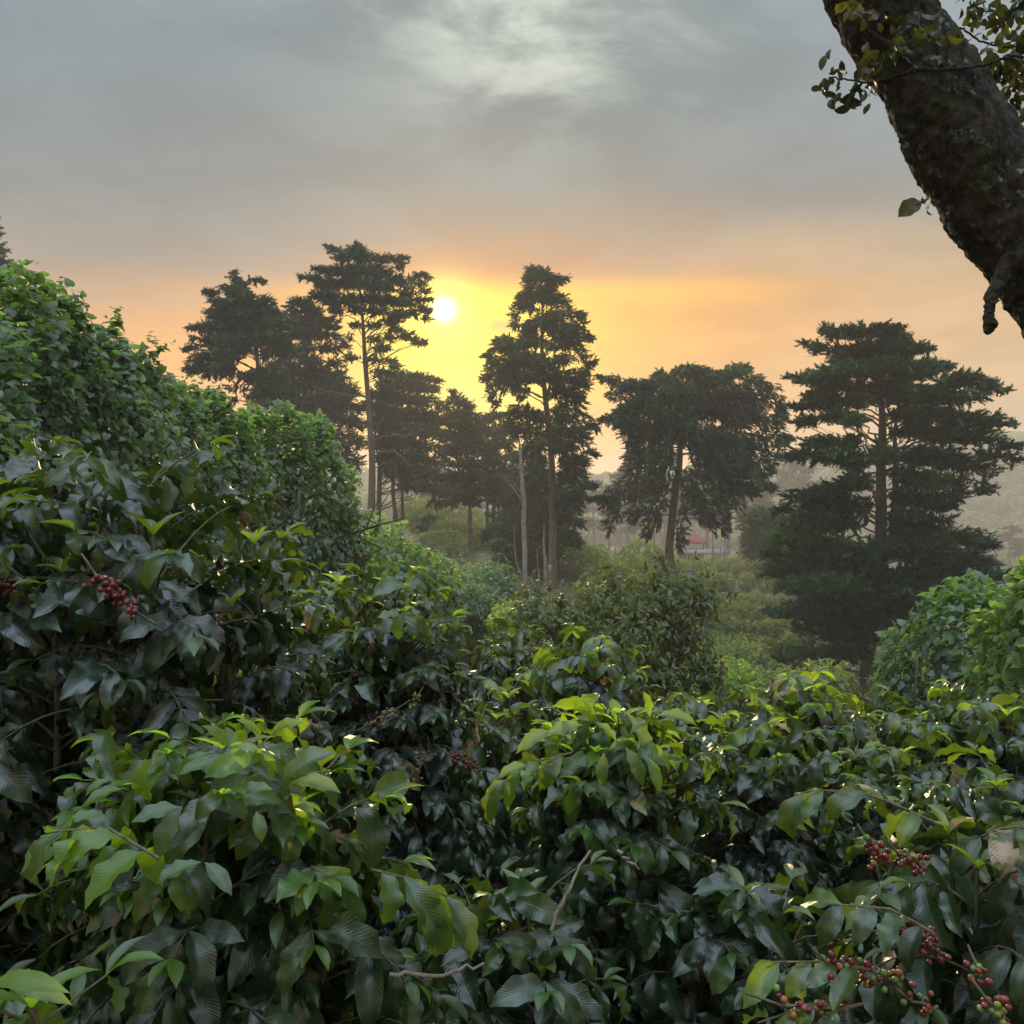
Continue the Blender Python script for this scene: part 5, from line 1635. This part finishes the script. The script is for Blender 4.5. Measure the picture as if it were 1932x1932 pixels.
stick('long pale bare stick slanting up among dark leaves at the bottom centre', [(1040, 1755), (1072, 1680), (1114, 1605)], (2.4, 2.42, 2.46), .0048, 1)
stick('pale horizontal dead stick at the bottom, right of the light domed bush', [(735, 1838), (830, 1842), (912, 1818)], (2.0, 2.0, 2.05), .0042, 2)
stick('short brown stick right of the long pale slanting one', [(1165, 1605), (1185, 1625), (1205, 1640)], (2.6, 2.6, 2.62), .005, 3)


# ------------------------------------------------------------------ leaning mossy tree at the upper right
def leaning_tree():
    d = 2.6
    r = np.random.default_rng(9)
    C = [(1235, -1900, 26), (1290, -1500, 44), (1350, -1150, 56), (1410, -850, 66), (1480, -560, 74), (1560, -260, 80), (1620, -90, 84), (1665, 20, 86), (1738, 130, 92), (1815, 268, 98), (1888, 395, 102), (1945, 455, 103), (2002, 535, 98), (2048, 632, 98), (2096, 800, 104), (2135, 1100, 115), (2170, 1400, 125), (2190, 1800, 150)]
    pts = np.array([P(x, y, d) for (x, y, w) in C])
    rad = np.array([w * .95 * d / 1932 for (x, y, w) in C])
    gz = ground(pts[-1][0], pts[-1][1])
    base = np.array((pts[-1][0], pts[-1][1], gz))
    pts = np.vstack([pts, (pts[-1][0] + .03, pts[-1][1], gz - .2)])
    rad = np.append(rad, .26)
    L = np.concatenate([[0], np.cumsum(np.linalg.norm(np.diff(pts, axis=0), axis=1))])
    k = np.linspace(0, L[-1], 980)
    # Catmull-like smoothing by double interpolation
    p = np.stack([np.interp(k, L, pts[:, j]) for j in range(3)], 1)
    q = np.interp(k, L, rad)
    ker = np.hanning(41)
    ker /= ker.sum()
    pad = lambda a: np.convolve(np.pad(a, 20, mode='reflect', reflect_type='odd'), ker, 'valid')
    p = np.stack([pad(p[:, j]) for j in range(3)], 1)
    q = pad(q)
    root = thing('leaning_tree', tuple(base), 'dark mossy lichen spotted trunk leaning across the upper right corner', 'tree')
    n, m = len(p), 160
    tan = unit(np.gradient(p, axis=0))
    a = unit(np.cross(tan, (0, 1, 0)))
    bb = np.cross(tan, a)
    th = np.arange(m) / m * 2 * np.pi
    dirs = np.cos(th)[None, :, None] * a[:, None] + np.sin(th)[None, :, None] * bb[:, None]
    V = p[:, None] + q[:, None, None] * dirs
    W = V.reshape(-1, 3)
    nn = (vnoise(W * 5, 1) - .5) * .020 + (vnoise(W * (22, 22, 12), 2) - .5) * .018 + (vnoise(W * 60, 3) - .5) * .011 + (vnoise(W * 120, 4) - .5) * .009
    W = W + dirs.reshape(-1, 3) * nn[:, None]
    i, j = np.meshgrid(np.arange(n - 1), np.arange(m), indexing='ij')
    j2 = (j + 1) % m
    F = np.stack([i * m + j, i * m + j2, (i + 1) * m + j2, (i + 1) * m + j], -1).reshape(-1, 4)
    g = Geo()
    g.add(W - base, F)
    g.build('trunk', M['lean'], root)
    # broken hanging stub
    st = np.array([P(x, y, 2.52) for (x, y) in [(1925, 470), (1884, 530), (1868, 570), (1867, 592), (1867, 612), (1863, 629)]])
    rs = np.array([20, 14, 9.5, 8.5, 12, 6]) * 2.52 / 1932
    kk = np.linspace(0, 5, 90)
    sp = np.stack([np.interp(kk, np.arange(6), st[:, c]) for c in range(3)], 1)
    sr = np.interp(kk, np.arange(6), rs)
    g = Geo()
    g.tube(sp - base, sr, 30, .5, .5)
    Vv = g.V[0]
    Vv += (np.stack([vnoise(Vv * 55 + 9 * c, c) for c in range(3)], 1) - .5) * .010 + (np.stack([vnoise(Vv * 140 + 9 * c, c) for c in range(3)], 1) - .5) * .008
    g.build('broken_stub', M['lean'], root)
    # thin climbing twigs in front of the trunk and outside it
    tw = Geo()
    for L_, w in (([(440, 452), (560, 432), (700, 372), (800, 380), (950, 372), (1080, 350), (1200, 302), (1290, 310), (1400, 290)], .0042), ([(700, 372), (660, 330), (600, 280), (560, 240)], .0025), ([(440, 452), (380, 440), (300, 430), (240, 420)], .0022),
                  ([(890, 158), (960, 152), (1010, 205), (1100, 240), (1190, 258), (1300, 250), (1420, 240)], .0026), ([(920, 180), (940, 210), (1000, 215)], .0016), ([(1010, 205), (1055, 175)], .0014), ([(560, 240), (480, 190), (400, 120), (340, 30)], .0022),
                  ([(1180, 300), (1190, 380), (1230, 460), (1260, 560)], .0025), ([(1400, -60), (1300, 20), (1200, 60), (1060, 60), (1000, 20)], .0025), ([(770, 1080), (740, 1100), (700, 1110)], .0018), ([(1090, 90), (1150, 130), (1200, 200)], .002)):
        dd = 2.40 if L_[0][0] < 1000 and L_[0][0] != 890 else 2.6
        W_ = np.array([P(*Z8(x, y), dd) for (x, y) in L_])
        kk = np.linspace(0, len(W_) - 1, 6 * len(W_))
        pp = np.stack([np.interp(kk, np.arange(len(W_)), W_[:, c]) for c in range(3)], 1)
        pp[1:-1] += r.normal(0, .0012, pp[1:-1].shape)
        tw.tube(pp - base, w * np.linspace(1.1, .8, len(pp)), 6, .5, .5)
    tw.build('twig', M['lean'], root)
    # limbs and leaves of the top, above the frame
    lb, cr = Geo(), Geo()
    for (x0, y0, x1, y1, dd) in ((1480, -600, 1900, -900, .5), (1440, -720, 1050, -900, -.3), (1380, -1000, 1800, -1350, -.6), (1350, -1150, 900, -1450, .6), (1290, -1500, 1600, -1900, .4), (1260, -1700, 950, -2100, -.4), (1235, -1880, 1300, -2350, .2)):
        a, e = P(x0, y0, d), P(x1, y1, d + dd)
        s_ = np.linspace(0, 1, 12)[:, None]
        pp = a + (e - a) * s_ + np.array((0, 0, .12)) * np.sin(s_ * np.pi)
        pp[1:-1] += r.normal(0, .015, (10, 3))
        lb.tube(pp - base, np.linspace(.045, .010, 12), 8, .5, .5)
        n_ = 420
        O = pp[r.integers(3, 12, n_)] + r.normal(0, .16, (n_, 3))
        X = r.normal(0, .8, (n_, 3)) - (0, 0, .5)
        put(cr, LEAF_LO, O - base, X, unit(r.normal(size=(n_, 3)) + (0, 0, .8)), r.uniform(.04, .075, n_), np.clip(r.normal(.25, .12, n_), 0, 1), r.random(n_) * .95, r, wscale=np.full(n_, 1.25))
    lb.build('limb', M['lean'], root)
    cr.build('crown', M['shade'], root)
    lf = Geo()
    cl = [  # Z8 x, y, spread x, spread y, n, leaf size (zoom units), tint, distance
        (225, 285, 26, 20, 2, 95, .2, 2.5), (215, 450, 38, 34, 13, 72, .25, 2.5), (300, 370, 40, 34, 10, 72, .2, 2.48), (260, 520, 26, 40, 6, 80, .3, 2.46), (350, 480, 24, 30, 4, 125, .2, 2.44), (420, 500, 34, 26, 7, 80, .25, 2.42), (445, 560, 16, 14, 2, 90, .3, 2.4), (335, 560, 10, 14, 2, 90, .25, 2.44),
        (400, 40, 50, 26, 8, 80, .85, 2.40), (320, 30, 30, 20, 5, 70, .9, 2.42), (460, 90, 60, 40, 7, 90, .6, 2.4), (480, 290, 60, 50, 12, 105, .45, 2.36), (430, 400, 40, 60, 9, 95, .4, 2.38), (600, 190, 60, 60, 12, 100, .35, 2.36), (690, 120, 60, 50, 10, 105, .45, 2.36), (770, 170, 50, 50, 8, 110, .5, 2.38),
        (680, 50, 34, 24, 4, 110, .15, 2.36), (890, 190, 26, 26, 4, 90, .7, 2.42), (1000, 30, 50, 34, 14, 65, .35, 2.6), (1140, 40, 80, 50, 30, 85, .35, 2.6), (1240, 60, 70, 60, 30, 85, .4, 2.6), (1200, 180, 60, 50, 20, 85, .5, 2.6), (1110, 290, 50, 20, 8, 95, .35, 2.58), (1250, 260, 50, 50, 20, 85, .3, 2.62), (1160, 390, 40, 40, 14, 75, .35, 2.62),
        (1220, 440, 44, 50, 30, 75, .65, 2.6), (1270, 380, 40, 60, 24, 75, .4, 2.62), (1260, 560, 30, 50, 16, 75, .3, 2.62), (1050, 110, 50, 30, 8, 60, .4, 2.6), (1360, 200, 70, 200, 50, 85, .35, 2.65), (1400, -80, 160, 60, 50, 85, .35, 2.65), (745, 1070, 16, 14, 3, 60, .4, 2.45), (770, 1110, 14, 14, 3, 60, .35, 2.45), (1190, 330, 60, 30, 12, 80, .4, 2.6)]
    for (x, y, sx, sy, nn_, sz, ti, dd) in cl:
        O = np.array([P(*Z8(x + r.normal(0, sx * .8), y + r.normal(0, sy * .8)), dd + r.normal(0, .03)) for _ in range(nn_)]) - base
        X = np.stack([r.normal(-.2, .7, nn_), r.normal(-.1, .5, nn_), r.normal(-.7, .45, nn_)], 1)
        put(lf, LEAF_LO, O, X, unit(r.normal(size=(nn_, 3)) + (0, -.6, .6)), np.full(nn_, sz * .3472 * dd / 1932) * r.uniform(.6, 1.2, nn_), np.clip(ti * .6 + r.normal(0, .12, nn_), 0, 1), r.random(nn_) * .95, r, wscale=np.full(nn_, 1.25))
    # the single chewed leaf halfway down
    O = (P(*Z8(735, 1095), 2.45) - base)[None]
    put(lf, LEAF_HI[:1], O, np.array([(-1, -.1, -.42)]), np.array([(0, -1.0, .5)]), np.array([150 * .3472 * 2.45 / 1932]), np.array([.2]), np.array([.3]), r, wscale=np.array([1.7]))
    lf.build('foliage', M['shade'], root)


leaning_tree()
print('faces', sum(len(m.polygons) for m in bpy.data.meshes))
